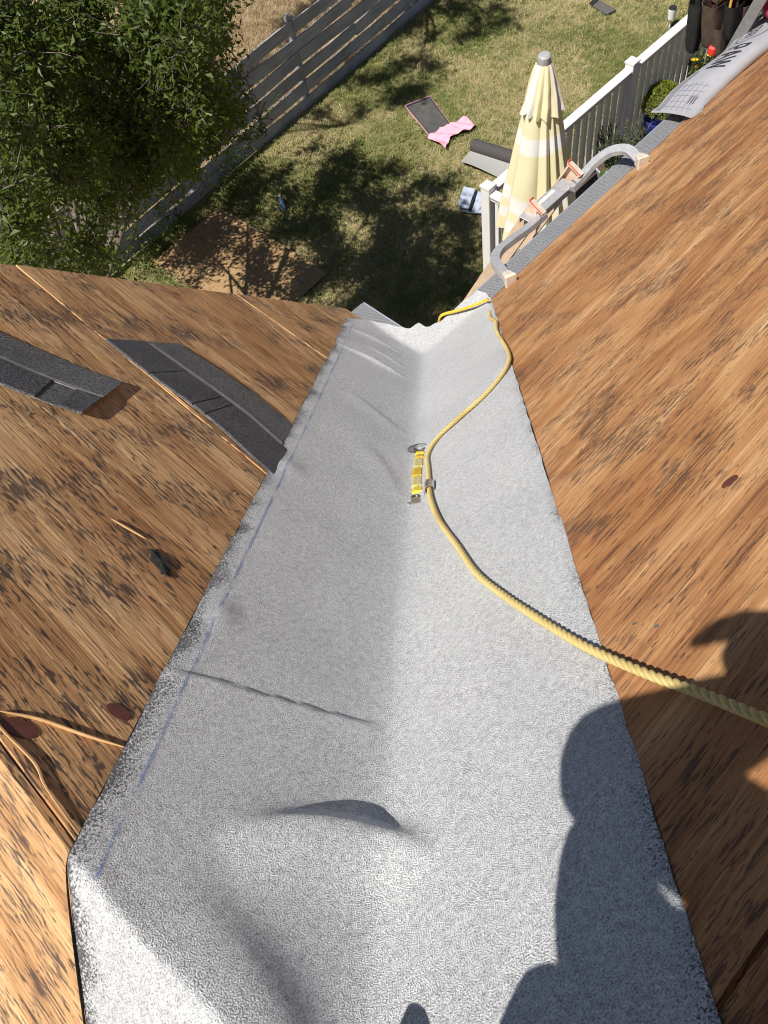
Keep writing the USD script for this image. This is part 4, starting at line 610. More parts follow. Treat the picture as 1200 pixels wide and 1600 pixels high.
bt = thing('plastic_bottle', 'crushed pale blue plastic bottle lying on the shaded lawn', 'bottle', mat4=frame4((2.99, 5.89, GZ + .085), (.5, .8, 0.1), (0, 0, 1))); obj('body', lathe([(0, -.12), (.034, -.118), (.036, -.05), (.028, -.01), (.036, .03), (.034, .07), (.014, .11), (.013, .13), (0, .13)], 14).apply_transform(rot_to((1, 0, 0), (0, 1, 0))), M['bottle_plastic'], bt, smooth=40); obj('cap', lathe([(0, .131), (.016, .131), (.016, .15), (0, .15)], 12).apply_transform(rot_to((1, 0, 0), (0, 1, 0))), M['white_plastic'], bt)

# grass: tufts of separate blades, instanced
def tuft(name, n, hgt, m, rng, spread=.03, lean=.5):
    b = []; V, F = [], []
    for i in range(n):
        a = rng.uniform(0, 6.28); p = np.array([rng.normal() * spread, rng.normal() * spread, -.01]); d = np.array([math.cos(a), math.sin(a), 0]); s_ = np.array([-d[1], d[0], 0]) * rng.uniform(.0022, .0038); L = hgt * rng.uniform(.6, 1.2); le = lean * rng.uniform(.3, 1.3)
        o = len(V); V += [p - s_, p + s_, p + d * L * le * .35 + [0, 0, L * .6] + s_ * .8, p + d * L * le * .35 + [0, 0, L * .6] - s_ * .8, p + d * L * le + [0, 0, L * .85]]; F += [[o, o + 1, o + 2], [o, o + 2, o + 3], [o + 3, o + 2, o + 4]]
    return trimesh.Trimesh(np.array(V), np.array(F), process=False)
def ground_z(xy): return GZ + np.exp(-((xy[:, 0] - 5) ** 2 + (xy[:, 1] - 5) ** 2) / 120) * .05 * (meshkit.fbm(np.stack([xy[:, 0] * .8, xy[:, 1] * .8, xy[:, 0] * 0], -1), 3, 4) - .5)
def field(name, xy, protos, probs, rng, label, smin=.7, smax=1.4):
    pi = UsdGeom.PointInstancer.Define(stage, '/World/' + name); tag(pi, label, 'grass', kind='stuff')
    for i, (hm, m_) in enumerate(protos): usdkit.mesh(stage, f'/World/{name}/tuft' + (f'_{i:03d}' if i else ''), hm, m_)
    pi.CreatePrototypesRel().SetTargets([Sdf.Path(f'/World/{name}/tuft' + (f'_{i:03d}' if i else '')) for i in range(len(protos))])
    n = len(xy); z = ground_z(xy); a = rng.uniform(0, 2 * np.pi, n); pi.CreatePositionsAttr(Vt.Vec3fArray.FromNumpy(np.column_stack([xy, z]).astype(np.float32)))
    q_ = np.zeros((n, 4)); q_[:, 0], q_[:, 3] = np.cos(a / 2), np.sin(a / 2); pi.CreateOrientationsAttr(Vt.QuathArray([Gf.Quath(float(w_), Gf.Vec3h(0, 0, float(k_))) for w_, k_ in zip(q_[:, 0], q_[:, 3])]))
    s_ = rng.uniform(smin, smax, n); pi.CreateScalesAttr(Vt.Vec3fArray.FromNumpy(np.stack([s_, s_, s_ * rng.uniform(.7, 1.3, n)], -1).astype(np.float32)))
    pr = probs(xy); c = np.cumsum(pr, 1); c /= c[:, -1:]; pi.CreateProtoIndicesAttr(Vt.IntArray.FromNumpy((rng.uniform(size=(n, 1)) > c).sum(1).astype(np.int32)))
def seen(P):      # only the part of the yard that the roof edges leave in view, with a margin
    d = P - CAM; zc = d @ FWD; return (zc > .2) & (np.abs(d @ RIGHT) < zc * .62) & (np.abs(d @ UP) < zc * .80)
rg = np.random.default_rng(5)
xy = rg.uniform([-.5, .4], [13.5, 7.6], size=(88000, 2)); xy = xy[xy[:, 1] < 6.86 + (xy[:, 0] - 1.2) * .0849]; xy = xy[seen(np.column_stack([xy, np.full(len(xy), GZ)]))]; xy = xy[~((xy[:, 0] > 1.15) & (xy[:, 0] < 2.45) & (xy[:, 1] > 4.45) & (xy[:, 1] < 6.6))]
def pr_lawn(xy): g = meshkit.fbm(np.stack([xy[:, 0] * .9, xy[:, 1] * .9, xy[:, 0] * 0], -1), 4, 12); g = smoothstep(g, .36, .62); return np.stack([g * .5 + .16, g * .35 + .12, (1 - g) * .5 + .08, (1 - g) * .25 + .04], -1)
field('grass', xy, [(tuft('a', 12, .045, None, rg), M['grass_green']), (tuft('b', 10, .06, None, rg, .035, .8), M['grass_green']), (tuft('c', 12, .04, None, rg, .035, 1.1), M['grass_straw']), (tuft('d', 9, .055, None, rg, .04, .9), M['grass_straw'])], pr_lawn, rg, 'short patchy lawn grass, green and straw coloured')
xy = rg.uniform([-2, 6.9], [13, 13], size=(24000, 2)); xy = xy[xy[:, 1] > 7.1 + (xy[:, 0] - 1.2) * .0849]; xy = xy[seen(np.column_stack([xy, np.full(len(xy), GZ)]))]
field('dry_grass', xy, [(tuft('a', 12, .13, None, rg, .05, .7), M['grass_dry']), (tuft('b', 10, .10, None, rg, .05, 1.0), M['grass_straw'])], lambda xy: np.tile([.7, .3], (len(xy), 1)), rg, 'tall dry straw grass behind the fence')

# ---------------------------------------------------------------- trees and shoots
BOUGHS = np.array([[1.35,3.96,-0.35,0.3],[0.32,3.34,-0.35,0.33],[0.49,4.59,-1.08,0.28],[1.98,5.24,-0.93,0.4],[1.75,4.26,-0.28,0.4],[0.74,5.8,-1.55,0.34],[0.97,3.74,-0.65,0.37],[0.83,3.0,0.39,0.41],[1.86,4.88,-0.83,0.37],[0.5,6.6,-1.51,0.37],[2.35,5.85,-1.6,0.4],[1.6,5.96,-1.58,0.34],[0.29,6.52,-1.56,0.43],[0.26,3.35,-0.2,0.41],[2.65,5.94,-1.37,0.35],[1.79,5.35,-1.62,0.39],[1.31,6.41,-1.57,0.32],[0.52,6.35,-1.69,0.42],[2.39,5.72,-1.23,0.4],[1.88,6.15,-1.62,0.39],[0.49,4.93,-1.5,0.36],[2.38,6.03,-1.48,0.35],[1.26,3.81,-0.78,0.37],[0.59,5.34,-1.5,0.38],[2.66,6.57,-1.49,0.37],[1.19,4.33,-1.03,0.34],[1.65,4.1,0.32,0.32],[0.61,6.09,-1.55,0.31],[0.69,3.0,-0.04,0.3],[1.65,6.89,-1.58,0.38],[2.25,4.82,-0.12,0.42],[1.93,5.05,-0.82,0.3],[1.17,3.49,-0.62,0.29],[2.25,5.72,-1.45,0.31],[0.53,7.14,-1.58,0.33],[0.53,5.16,-1.59,0.28],[1.24,4.24,-0.89,0.41],[1.91,6.16,-1.54,0.32],[1.58,6.56,-1.55,0.4],[1.02,3.38,0.14,0.33],[1.63,5.37,-1.51,0.38],[1.79,3.84,0.28,0.36],[0.76,3.09,0.44,0.34],[1.29,6.27,-1.61,0.32],[1.81,4.69,-0.71,0.33],[1.01,4.41,-1.09,0.41],[1.22,5.64,-1.65,0.35],[1.81,4.37,0.19,0.35],[0.54,7.25,-1.53,0.41],[2.72,6.05,-1.47,0.41],[0.79,4.63,-1.22,0.37],[1.92,6.58,-1.63,0.28],[0.19,4.02,-0.73,0.39],[1.05,3.35,-0.32,0.34],[0.93,3.98,-0.9,0.43],[0.94,7.1,-1.64,0.29],[2.23,5.7,-1.61,0.41],[0.51,6.57,-1.5,0.28],[1.36,3.6,0.61,0.43],[1.26,3.89,-0.13,0.36],[1.11,3.57,-0.32,0.38],[1.06,4.67,-1.33,0.32],[1.85,6.91,-1.68,0.35],[0.95,3.06,0.52,0.35],[0.72,6.45,-1.7,0.31],[1.52,5.62,-1.67,0.37],[2.02,5.7,-1.6,0.29],[2.01,5.1,-0.83,0.39],[2.69,6.09,-1.36,0.33],[2.04,5.03,-0.82,0.42],[0.25,6.22,-1.5,0.28],[0.68,2.77,0.46,0.33],[1.52,5.1,-1.62,0.33],[0.34,6.67,-1.48,0.41],[1.16,3.38,0.27,0.43],[1.4,4.43,-1.24,0.36],[0.92,6.45,-1.55,0.38],[1.38,6.77,-1.53,0.3],[2.38,5.38,-0.41,0.32],[0.28,3.44,-0.26,0.37],[0.7,7.16,-1.6,0.4],[1.84,5.73,-1.62,0.3],[0.96,3.31,-0.13,0.33],[2.32,4.54,-0.14,0.39],[2.34,5.47,-0.96,0.38],[0.28,3.68,-0.53,0.37],[2.05,6.56,-1.54,0.36],[1.59,4.29,-1.09,0.4],[1.54,5.09,-1.61,0.44],[1.42,5.49,-1.68,0.38],[1.31,5.75,-1.56,0.37],[0.44,5.15,-1.49,0.35],[1.37,4.82,-1.45,0.39],[0.63,6.52,-1.58,0.42],[1.37,6.68,-1.62,0.35],[1.58,5.49,-1.48,0.29],[1.25,3.49,0.61,0.3],[0.87,3.43,0.2,0.3],[0.93,6.97,-1.59,0.33],[0.45,3.49,-0.27,0.31],[2.29,4.6,-0.12,0.38],[1.53,5.32,-1.46,0.3],[1.6,6.58,-1.53,0.38],[1.72,4.68,-0.64,0.4],[1.28,5.62,-1.62,0.38],[1.75,4.04,0.34,0.38],[0.29,4.14,-0.91,0.37],[2.33,5.78,-1.25,0.33],[1.46,4.96,-1.49,0.31],[0.98,4.55,-1.3,0.38],[1.42,3.88,0.6,0.31],[0.89,5.04,-1.46,0.34],[0.7,3.12,0.53,0.41],[0.73,3.39,-0.3,0.38],[0.94,5.97,-1.55,0.39],[0.37,3.91,-0.57,0.31],[0.8,3.12,0.38,0.42],[1.16,3.42,0.34,0.33],[2.46,5.24,-0.43,0.31],[0.42,4.56,-1.23,0.38],[1.6,3.87,0.49,0.4],[2.28,5.87,-1.57,0.31],[0.77,6.26,-1.61,0.43],[1.48,3.83,-0.12,0.35],[0.84,3.17,0.24,0.36],[1.44,4.48,-0.58,0.41],[0.55,6.97,-1.48,0.44],[0.84,4.76,-1.29,0.41],[0.56,5.38,-1.6,0.37],[2.06,4.75,-0.44,0.38],[1.43,3.55,0.24,0.35],[2.16,5.43,-1.07,0.37],[2.75,6.01,-1.45,0.36],[1.47,4.11,-0.94,0.33],[1.28,4.64,-1.31,0.42],[2.55,5.5,-1.03,0.28],[0.49,3.12,-0.09,0.42],[1.1,6.67,-1.48,0.43],[0.5,6.68,-1.49,0.29],[1.65,4.31,-0.12,0.34],[1.63,5.22,-1.47,0.42],[1.37,4.83,-1.52,0.35],[0.66,6.32,-1.66,0.41],[4.3,7.58,0.64,0.37],[4.07,7.6,0.97,0.36],[3.62,7.64,0.49,0.47],[3.51,6.99,0.97,0.35],[2.86,6.35,1.15,0.4],[2.61,6.66,0.36,0.33],[2.8,7.26,1.07,0.33],[2.71,6.51,0.98,0.45],[5.28,6.73,1.1,0.47],[3.28,6.88,1.16,0.43],[5.02,6.6,0.05,0.36],[4.33,7.03,0.7,0.37],[3.05,6.36,0.82,0.37],[4.71,7.46,0.34,0.33],[3.33,6.4,0.4,0.45],[3.1,7.47,0.01,0.41],[5.04,7.15,0.9,0.44],[4.15,6.49,0.02,0.45],[3.22,6.92,0.59,0.33],[5.18,7.28,0.65,0.46],[4.8,6.51,0.68,0.33],[2.15,7.2,0.55,0.38],[4.07,7.56,1.15,0.36],[3.41,6.98,0.21,0.38],[5.12,6.71,0.61,0.37],[5.43,6.3,0.42,0.43],[0.04,5.88,-1.61,0.4],[0.73,5.47,-1.46,0.4],[0.15,6.14,-1.48,0.37],[0.6,4.75,-1.26,0.32],[0.38,5.95,-1.68,0.27],[0.79,5.58,-1.46,0.29],[0.69,4.82,-1.32,0.29],[-0.02,6.75,-1.65,0.28],[0.06,6.32,-1.61,0.29],[0.15,6.76,-1.58,0.35],[-0.07,6.52,-1.62,0.26],[0.31,6.27,-1.49,0.32],[0.69,6.63,-1.64,0.37],[1.32,8.99,0.57,0.31],[0.62,8.58,0.18,0.32],[1.98,8.9,-0.13,0.36],[3.7,9.2,0.41,0.32],[1.97,8.81,0.0,0.39],[2.02,8.9,1.08,0.41],[0.3,8.44,0.59,0.37],[3.86,9.29,0.88,0.28],[4.64,9.22,-0.23,0.34],[1.45,8.72,0.74,0.29],[3.31,9.37,0.75,0.32],[0.73,8.69,0.69,0.37],[1.18,8.65,1.04,0.4],[0.72,8.57,0.56,0.41],[0.67,8.62,0.65,0.34],[3.22,9.03,0.41,0.37],[-0.02,8.44,1.15,0.39],[1.39,8.66,0.29,0.3],[4.41,9.21,-0.42,0.33],[1.2,8.98,0.84,0.32],[0.14,8.44,0.64,0.39],[2.56,8.71,0.0,0.34],[2.48,9.08,-0.23,0.31],[2.18,8.79,0.67,0.34],[-0.05,8.47,0.97,0.39],[0.18,8.52,1.16,0.33],[-0.15,3.34,0.96,0.29],[-0.35,3.22,0.99,0.38],[0.07,3.46,0.62,0.32],[-0.23,3.41,1.02,0.24],[-0.66,3.11,0.01,0.38],[-0.37,3.25,0.16,0.39],[0.38,3.76,0.36,0.25],[0.42,3.92,-0.47,0.25],[0.32,3.51,0.05,0.31],[0.7,3.75,0.07,0.24],[-0.33,2.86,0.49,0.25],[0.86,4.41,0.42,0.39],[0.65,4.13,0.11,0.37],[0.06,3.95,0.56,0.35],[-0.32,3.23,0.7,0.37],[0.04,3.81,0.88,0.37],[-0.65,3.14,0.58,0.38],[1.24,3.82,-0.9,0.35],[1.47,4.48,-0.41,0.31],[0.94,3.91,-1.08,0.25],[-0.18,3.08,0.8,0.37],[0.65,3.78,0.6,0.42],[1.35,4.04,0.05,0.28],[-0.21,3.03,-0.24,0.31],[-0.27,3.35,1.0,0.29],[-0.2,3.03,0.12,0.41],[0.22,3.82,-0.37,0.31],[-0.22,3.25,0.6,0.26],[0.2,3.91,0.34,0.42],[1.23,3.74,-0.44,0.25],[0.14,3.97,0.52,0.3],[-0.38,2.89,0.29,0.41],[1.47,4.61,-0.24,0.38],[0.74,3.85,0.41,0.24],[-1.0,2.1,0.79,0.32],[1.39,4.43,-0.19,0.36],[1.31,4.56,0.22,0.26],[-0.48,2.94,0.97,0.3],[-0.59,3.18,0.48,0.41],[1.15,3.82,-0.65,0.3],[0.18,4.03,0.8,0.27],[-0.09,3.55,0.63,0.29],[-0.88,2.41,0.97,0.34],[-0.63,3.09,0.31,0.26],[0.36,3.28,-0.44,0.25],[1.16,4.33,-0.56,0.28],[0.61,3.42,-0.55,0.41],[0.21,3.96,0.31,0.41],[0.76,3.76,-0.34,0.36],[-0.57,2.65,0.61,0.29],[0.13,4.0,0.64,0.34],[-0.23,3.67,0.87,0.35],[0.43,3.87,0.26,0.28],[-1.01,2.15,0.62,0.29],[1.15,4.06,0.31,0.25],[-0.17,3.2,0.98,0.26],[-0.14,3.28,0.42,0.36],[-0.15,3.19,0.77,0.36],[-0.15,3.56,0.75,0.34],[0.2,3.5,-0.67,0.38],[-0.97,2.23,0.5,0.29],[-0.04,3.46,0.63,0.36],[-0.05,3.64,0.72,0.32],[-0.75,2.56,0.93,0.37],[0.18,3.59,-0.08,0.36],[0.67,4.1,0.07,0.26],[-0.38,2.99,0.28,0.37],[0.85,3.96,-0.11,0.36],[0.64,4.25,0.58,0.32],[0.58,3.85,0.58,0.38],[0.97,4.19,-0.13,0.28],[0.9,4.05,-0.43,0.36],[0.95,3.77,-0.67,0.25],[-0.19,3.42,0.17,0.37],[-0.54,2.56,0.33,0.32],[0.95,3.88,-0.45,0.3],[-0.83,2.59,0.27,0.32],[1.99,4.3,-1.18,0.13],[2.16,4.46,-1.57,0.11],[1.79,4.2,-1.47,0.13],[2.03,4.27,-1.56,0.1],[2.02,4.39,-1.03,0.12],[-0.8,3.05,-0.35,0.35],[-0.46,3.3,-0.76,0.33],[-0.85,2.95,0.02,0.4],[-0.59,3.75,-1.05,0.38],[-0.97,3.52,-0.61,0.4],[-0.21,3.67,-1.19,0.22],[-0.45,2.9,-0.44,0.3]])
far = (BOUGHS[:, 0] > 3.3) & (BOUGHS[:, 1] > 5.7)
def tree(name, label, base, top, bo, seed, nl):
    rt = np.random.default_rng(seed); base, top = np.array(base, float), np.array(top, float); t_ = thing(name, label, 'tree')
    P = catmull([base, base + (top - base) * .35 + [.06, -.05, 0], base + (top - base) * .7 + [-.04, .06, 0], top], 8); obj('trunk', tube(P, .15, 12, scale=np.linspace(1.25, .62, len(P))), M['bark'], t_, smooth=True)
    order = rt.permutation(len(bo)); hubs = bo[order[:15], :3] * .8 + top * .2; tw = []
    for h_ in hubs: Q = catmull([top - [0, 0, .25], top * .5 + h_ * .5 + rt.normal(size=3) * .12 + [0, 0, .1], h_], 7); obj('limb', tube(Q, .028, 8, scale=np.linspace(1.1, .4, len(Q))), M['bark'], t_, smooth=True)
    lv = []
    for b_ in bo:
        h_ = hubs[np.argmin(((hubs - b_[:3]) ** 2).sum(1))]; Q = catmull([h_, h_ * .45 + b_[:3] * .55 + rt.normal(size=3) * .07, b_[:3]], 4); tw.append(tube(Q, .007, 5, scale=np.linspace(1.3, .5, len(Q))))
        nt = 16; ends = b_[:3] + unit(rt.normal(size=(nt, 3))) * b_[3] * rt.uniform(.55, 1.1, (nt, 1)); n1 = int(nl * (b_[3] / .4) ** 2 / nt)
        for e_ in ends:
            mid = b_[:3] * .5 + e_ * .5 + rt.normal(size=3) * .04; tw.append(tube(np.array([b_[:3], mid, e_]), .0045, 4, scale=[1.2, .9, .4])); q_ = rt.uniform(.15, 1.08, n1)[:, None]; base_ = np.where(q_ < .5, b_[:3] + (mid - b_[:3]) * q_ * 2, mid + (e_ - mid) * (q_ - .5) * 2); lv.append(base_ + rt.normal(size=(n1, 3)) * .05)
    obj('twigs', cat(tw), M['bark'], t_, kind='stuff'); C_ = np.vstack(lv); obj('crown', leaves(C_, .060, rt, .50, .8), M['leaf'], t_, kind='stuff')
tree('broadleaf_tree', 'dense dark green broadleaf tree filling the corner between fence and gable', (-.95, 4.3, GZ), (-.45, 4.2, -1.8), BOUGHS[~far], 3, 400)
tree('broadleaf_tree', 'broadleaf tree beyond the fence, seen only by its shadow on the upper lawn', (7.5, 8.7, GZ), (5.6, 7.6, -.2), BOUGHS[far], 4, 460)
def shoot(base, tip, seed, label):
    rt = np.random.default_rng(seed); base, tip = np.array(base), np.array(tip); t_ = thing('leafy_shoot', label, 'shoot'); Q = catmull([base, base * .5 + tip * .5 + rt.normal(size=3) * .06, tip], 8); obj('stem', tube(Q, .005, 5, scale=np.linspace(1.2, .4, len(Q))), M['bark'], t_); i = rt.integers(6, len(Q), 46); obj('foliage', leaves(Q[i] + rt.normal(size=(46, 3)) * .035, .06, rt, .42, .6), M['leaf_young'], t_, kind='stuff')
shoot((2.55, 6.85, GZ), (4.0, 6.72, -3.15), 1, 'thin bright green shoot rising against the fence boards')
shoot((2.35, 6.80, GZ), (2.9, 6.62, -3.30), 2, 'low green shoot sprouting at the foot of the fence near the wood panel')
def weeds(centers, seed, label, name='weed_clump'):
    rt = np.random.default_rng(seed)
    t_ = thing(name, label, 'weeds'); C_ = np.vstack([np.array(c) + np.abs(rt.normal(size=(160, 3))) * [0, 0, .14] + rt.normal(size=(160, 3)) * [.14, .10, .02] for c in centers]); obj('foliage', leaves(C_, .06, rt, .45, .8), M['leaf'], t_, kind='stuff')
weeds([(1.35, 6.72, GZ + .05), (1.75, 6.80, GZ + .05), (1.0, 6.6, GZ + .1)], 3, 'dark green weeds between the fence and the wood panel')
weeds([(2.72, 6.72, GZ + .05), (3.1, 6.88, GZ + .05)], 4, 'green weeds at the fence foot above the wood panel corner')

# ---------------------------------------------------------------- people
def ball(c, r, k=16): return m3.Manifold.sphere(float(r), k).translate([float(v) for v in c])
def bone(a, b, ra, rb): return m3.Manifold.batch_hull([ball(a, ra), ball(b, rb)])
def finish(ms, L=.022, it=8):
    m_ = m3.Manifold.batch_boolean(ms, m3.OpType.Add).refine_to_length(L).to_mesh(); t_ = trimesh.Trimesh(m_.vert_properties[:, :3], m_.tri_verts, process=True); v0 = np.array(t_.vertices); trimesh.smoothing.filter_taubin(t_, .5, -.53, iterations=it); d_ = np.array(t_.vertices) - v0; l_ = np.linalg.norm(d_, axis=1, keepdims=True); t_.vertices = v0 + d_ * np.minimum(1, .02 / np.maximum(l_, 1e-9)); return t_
def hand(wr, d, n, curl, r=1.0, side=1):
    ms = hand_(np.zeros(3), d, n, curl, side); return [m_.scale([r, r, r]).translate([float(v) for v in wr]) for m_ in ms]
def hand_(wr, d, n, curl, side=1):
    """palm, four unequal bent fingers and a thumb; d: towards the fingers, n: palm normal, curl: bend in radians per knuckle"""
    d = unit(d); n = unit(np.asarray(n) - d * (np.asarray(n) @ d)); s_ = np.cross(n, d) * side; wr = np.asarray(wr, float)
    pal = [m3.Manifold.batch_hull([ball(wr + d * .012 + s_ * .018, .019), ball(wr + d * .012 - s_ * .018, .019), ball(wr + d * .085 + s_ * .034, .0135), ball(wr + d * .085 - s_ * .034, .0125)])]
    for k, (o, L) in enumerate(((.032, .068), (.011, .078), (-.011, .072), (-.032, .056))):
        p = wr + d * .088 + s_ * o; a = 0.
        for q, f in enumerate((.45, .32, .23)):
            a += curl * (1 + .1 * k); p2 = p + (d * math.cos(a) + n * math.sin(a)) * L * f; pal.append(bone(p, p2, .0092 - .001 * q, .0084 - .001 * q)); p = p2
    p = wr + d * .028 + s_ * .030; t1 = p + (d * .6 + s_ * .6 + n * .35) * .042; t2 = t1 + (d * .8 + n * .5) * .032; pal += [bone(p, t1, .013, .011), bone(t1, t2, .0105, .009)]
    return pal
def head_parts(c, f, up):
    f = unit(f); up = unit(np.asarray(up) - f * (np.asarray(up) @ f)); s_ = np.cross(f, up); c = np.asarray(c, float)
    sk = m3.Manifold.batch_hull([ball(c + up * .035 - f * .02, .088), ball(c + f * .035 + up * .02, .07), ball(c - up * .085 + f * .055, .032), ball(c - up * .05 + f * .02, .055)])
    ms = [sk, m3.Manifold.batch_hull([ball(c + f * .098 + up * .012, .008), ball(c + f * .118 - up * .022, .013), ball(c + f * .10 - up * .028, .012)])]
    ms += [bone(c + s_ * q * .080 + up * .012, c + s_ * q * .085 - up * .02, .016, .011) for q in (-1, 1)] + [bone(c + f * .088 - up * .058 - s_ * .018, c + f * .088 - up * .058 + s_ * .018, .009, .009)] + [bone(c + f * .093 + up * .028 + s_ * .018 * q, c + f * .088 + up * .028 + s_ * .045 * q, .010, .009) for q in (-1, 1)]
    eyes = [ball(c + f * .092 + up * .004 + s_ * .031 * q, .0115) for q in (-1, 1)]
    hair = m3.Manifold.batch_hull([ball(c + up * .045 - f * .03, .092), ball(c + up * .06 + f * .02, .078)]) - m3.Manifold.batch_hull([ball(c + f * .10 + up * .02, .07), ball(c + f * .07 - up * .09, .07)])
    return ms, eyes, hair, s_
def person(label, J, top_m, leg_m, hat=None, gloves=None):
    g = lambda k: np.asarray(J[k], float)
    hd, eyes, hair, s_ = head_parts(g('head'), J['face'], J.get('head_up', (0, 0, 1)))
    body = hd + [bone(g('neck'), g('head') - np.array([0, 0, .03]), .058, .055)]
    torso = [m3.Manifold.batch_hull([ball(g('shL'), .055), ball(g('shR'), .055), ball(g('chest'), .125), ball(g('neck'), .06)]), m3.Manifold.batch_hull([ball(g('chest'), .13), ball(g('shL') * .7 + g('shR') * .3 + (g('chest') - (g('shL') + g('shR')) / 2) * .8, .085), ball(g('shR') * .7 + g('shL') * .3 + (g('chest') - (g('shL') + g('shR')) / 2) * .8, .085), ball(g('hipL'), .105), ball(g('hipR'), .105)])]
    legs = [m3.Manifold.batch_hull([ball(g('hipL'), .105), ball(g('hipR'), .105), ball((g('hipL') + g('hipR')) / 2 + np.array([0, 0, .08]), .11)])]; boots = []; arms_skin, sleeves = [], []
    for q in 'LR':
        legs += [bone(g('hip' + q), g('kn' + q), .092, .062), bone(g('kn' + q), g('an' + q), .062, .045)]; boots += [m3.Manifold.batch_hull([ball(g('an' + q), .052), ball(g('an' + q) + [0, 0, -.055], .047), ball(g('toe' + q), .038)])]
        body += [bone(g('sh' + q), g('el' + q), .038, .032), bone(g('el' + q), g('wr' + q), .032, .024)] + hand(J['wr' + q], J['hd' + q], J['hn' + q], J.get('curl' + q, J.get('curl', .4)), side=1 if q == 'L' else -1)
        sleeves += [bone(g('sh' + q), g('el' + q), .068, J.get('sl' + q, .052)), bone(g('el' + q), g('wr' + q) * .92 + g('el' + q) * .08, J.get('sl' + q, .052), J.get('cu' + q, .038))]
        body += [bone(g('hip' + q), g('kn' + q), .055, .04), bone(g('kn' + q), g('an' + q), .04, .03)]
    body += [m3.Manifold.batch_hull([ball(g('chest'), .07), ball(g('hipL'), .06), ball(g('hipR'), .06), ball(g('shL'), .03), ball(g('shR'), .03)])]
    t_ = thing('person', label, 'person'); obj('body', finish(body, .014, 4), M['skin'], t_, smooth=True); obj('shirt', finish(torso + sleeves), M[top_m], t_, smooth=True); obj('trousers', finish(legs), M[leg_m], t_, smooth=True)
    for b_ in boots: obj('boot', finish([b_]), M['leather_dark'], t_, smooth=True)
    obj('hair', finish([hair], .016, 3), M['hair'], t_, smooth=True); obj('eyes', finish(eyes, .006, 1), M['white_plastic'], t_, smooth=True)
    if gloves:
        for q in 'LR': obj('glove', finish(hand(g('wr' + q), J['hd' + q], J['hn' + q], J.get('curl' + q, J.get('curl', .4)), r=1.16, side=1 if q == 'L' else -1) + [bone(g('wr' + q), g('wr' + q) + unit(J['hd' + q]) * .02, .034, .03)], .008, 1).apply_transform(np.eye(4)), M['leather_dark'], t_, smooth=True)
    if hat:
        c, f, up = g('head'), unit(J['face']), np.array([0, 0, 1.]); cap = [ball(c + up * .05 - f * .012, .104) - m3.Manifold.cube([.5, .5, .5], True).translate([float(v) for v in c + up * (.045 - .25)]), m3.Manifold.batch_hull([ball(c + up * .058 + f * .08 + s_ * q, .008) for q in (-.06, .06)] + [ball(c + up * .05 + f * .165 + s_ * q, .006) for q in (-.035, .035)])]; obj('cap', finish(cap, .02, 2), M[hat], t_, smooth=True)
    return t_
rH, bH = np.array([.84, -.54, 0]), np.array([-.54, -.84, 0])
def B_(r, b, z): return CAM + r * rH + b * bH + np.array([-.016, .006, z - .01])
JP = dict(head=B_(0, .26, .34), face=-bH * .75 - np.array([0, 0, .65]), head_up=-bH * .5 + np.array([0, 0, .8]), neck=B_(0, .33, .20), chest=B_(0, .33, -.02), shL=B_(-.19, .34, .13), shR=B_(.19, .34, .13), elL=B_(-.325, .085, -.14), elR=B_(.30, .16, -.02), wrL=B_(-.125, .09, -.025), wrR=B_(-.04, .025, .055),
          hdL=B_(-.10, .02, .0) - B_(-.125, .09, -.025), hnL=bH * .6 + np.array([0, 0, 1.]), hdR=B_(-.19, -.03, .05) - B_(-.04, .025, .055), hnR=bH - rH * .3 - np.array([0, 0, .6]), hipL=B_(-.10, .42, -.34), hipR=B_(.10, .44, -.32), knL=B_(-.20, .205, -.62), knR=B_(.24, .27, -.50), anL=B_(-.22, .33, -.965), anR=B_(.30, .43, -.60), toeL=B_(-.22, .10, -1.005), toeR=B_(.30, .26, -.66), curl=.22, curlL=1.25, slL=.085, slR=.075, cuL=.062, cuR=.05)
ph_m = person('person in grey work shirt standing over the valley, known only by the shadow', JP, 'grey_shirt', 'denim', hat='felt', gloves=True)
obj('tool_pouch', finish([bone(B_(-.30, .14, -.27), B_(-.27, .19, -.32), .045, .065), bone(B_(-.27, .19, -.30), B_(-.2, .35, -.32), .07, .10), bone(B_(-.2, .35, -.32), B_(-.1, .30, -.17), .10, .11), bone(B_(-.14, .30, -.2), B_(-.16, .22, -.12), .08, .07)]), M['leather'], ph_m, smooth=True)
phc = CAM - FWD * .012 - UP * .055 + RIGHT * .018
pb = bev(-.036, .036, -.074, .074, -.004, .004, .0035); F4 = np.eye(4); F4[:3, 0], F4[:3, 1], F4[:3, 2], F4[:3, 3] = RIGHT, UP, -FWD, phc; obj('phone', pb.apply_transform(F4), M['phone'], label='dark slim phone held in both hands above the valley', cat='phone')
# roofer at the eave, cut off by the picture's upper right corner
JW = dict(head=(3.62, .32, .66), face=(-.3, -.8, -.3), neck=(3.62, .40, .48), chest=(3.66, .46, .24), shL=(3.82, .38, .36), shR=(3.44, .38, .36), elL=(3.78, .10, .30), elR=(3.22, .13, .31), wrL=(3.66, -.12, .32), wrR=(3.11, -.02, .20), hdL=(-.4, -.6, .1), hdR=(-.15, -.5, -.25), hnL=(0, -.2, -1), hnR=(0, -.2, -1), hipL=(3.84, .58, -.14), hipR=(3.64, .58, -.14), knL=(3.86, .46, -.56), knR=(3.63, .48, -.53), anL=(3.85, .62, -.95), anR=(3.63, .58, -.95), toeL=(3.85, .48, -.99), toeR=(3.63, .44, -.99), curl=.3)
wk = person('roofer in crimson shirt and black gloves wearing a laden brown tool belt at the eave', JW, 'crimson', 'denim', hat='felt', gloves=True)
UsdGeom.Xformable(wk).GetOrderedXformOps()[0].Set(Gf.Vec3d(.17, 0, 0))
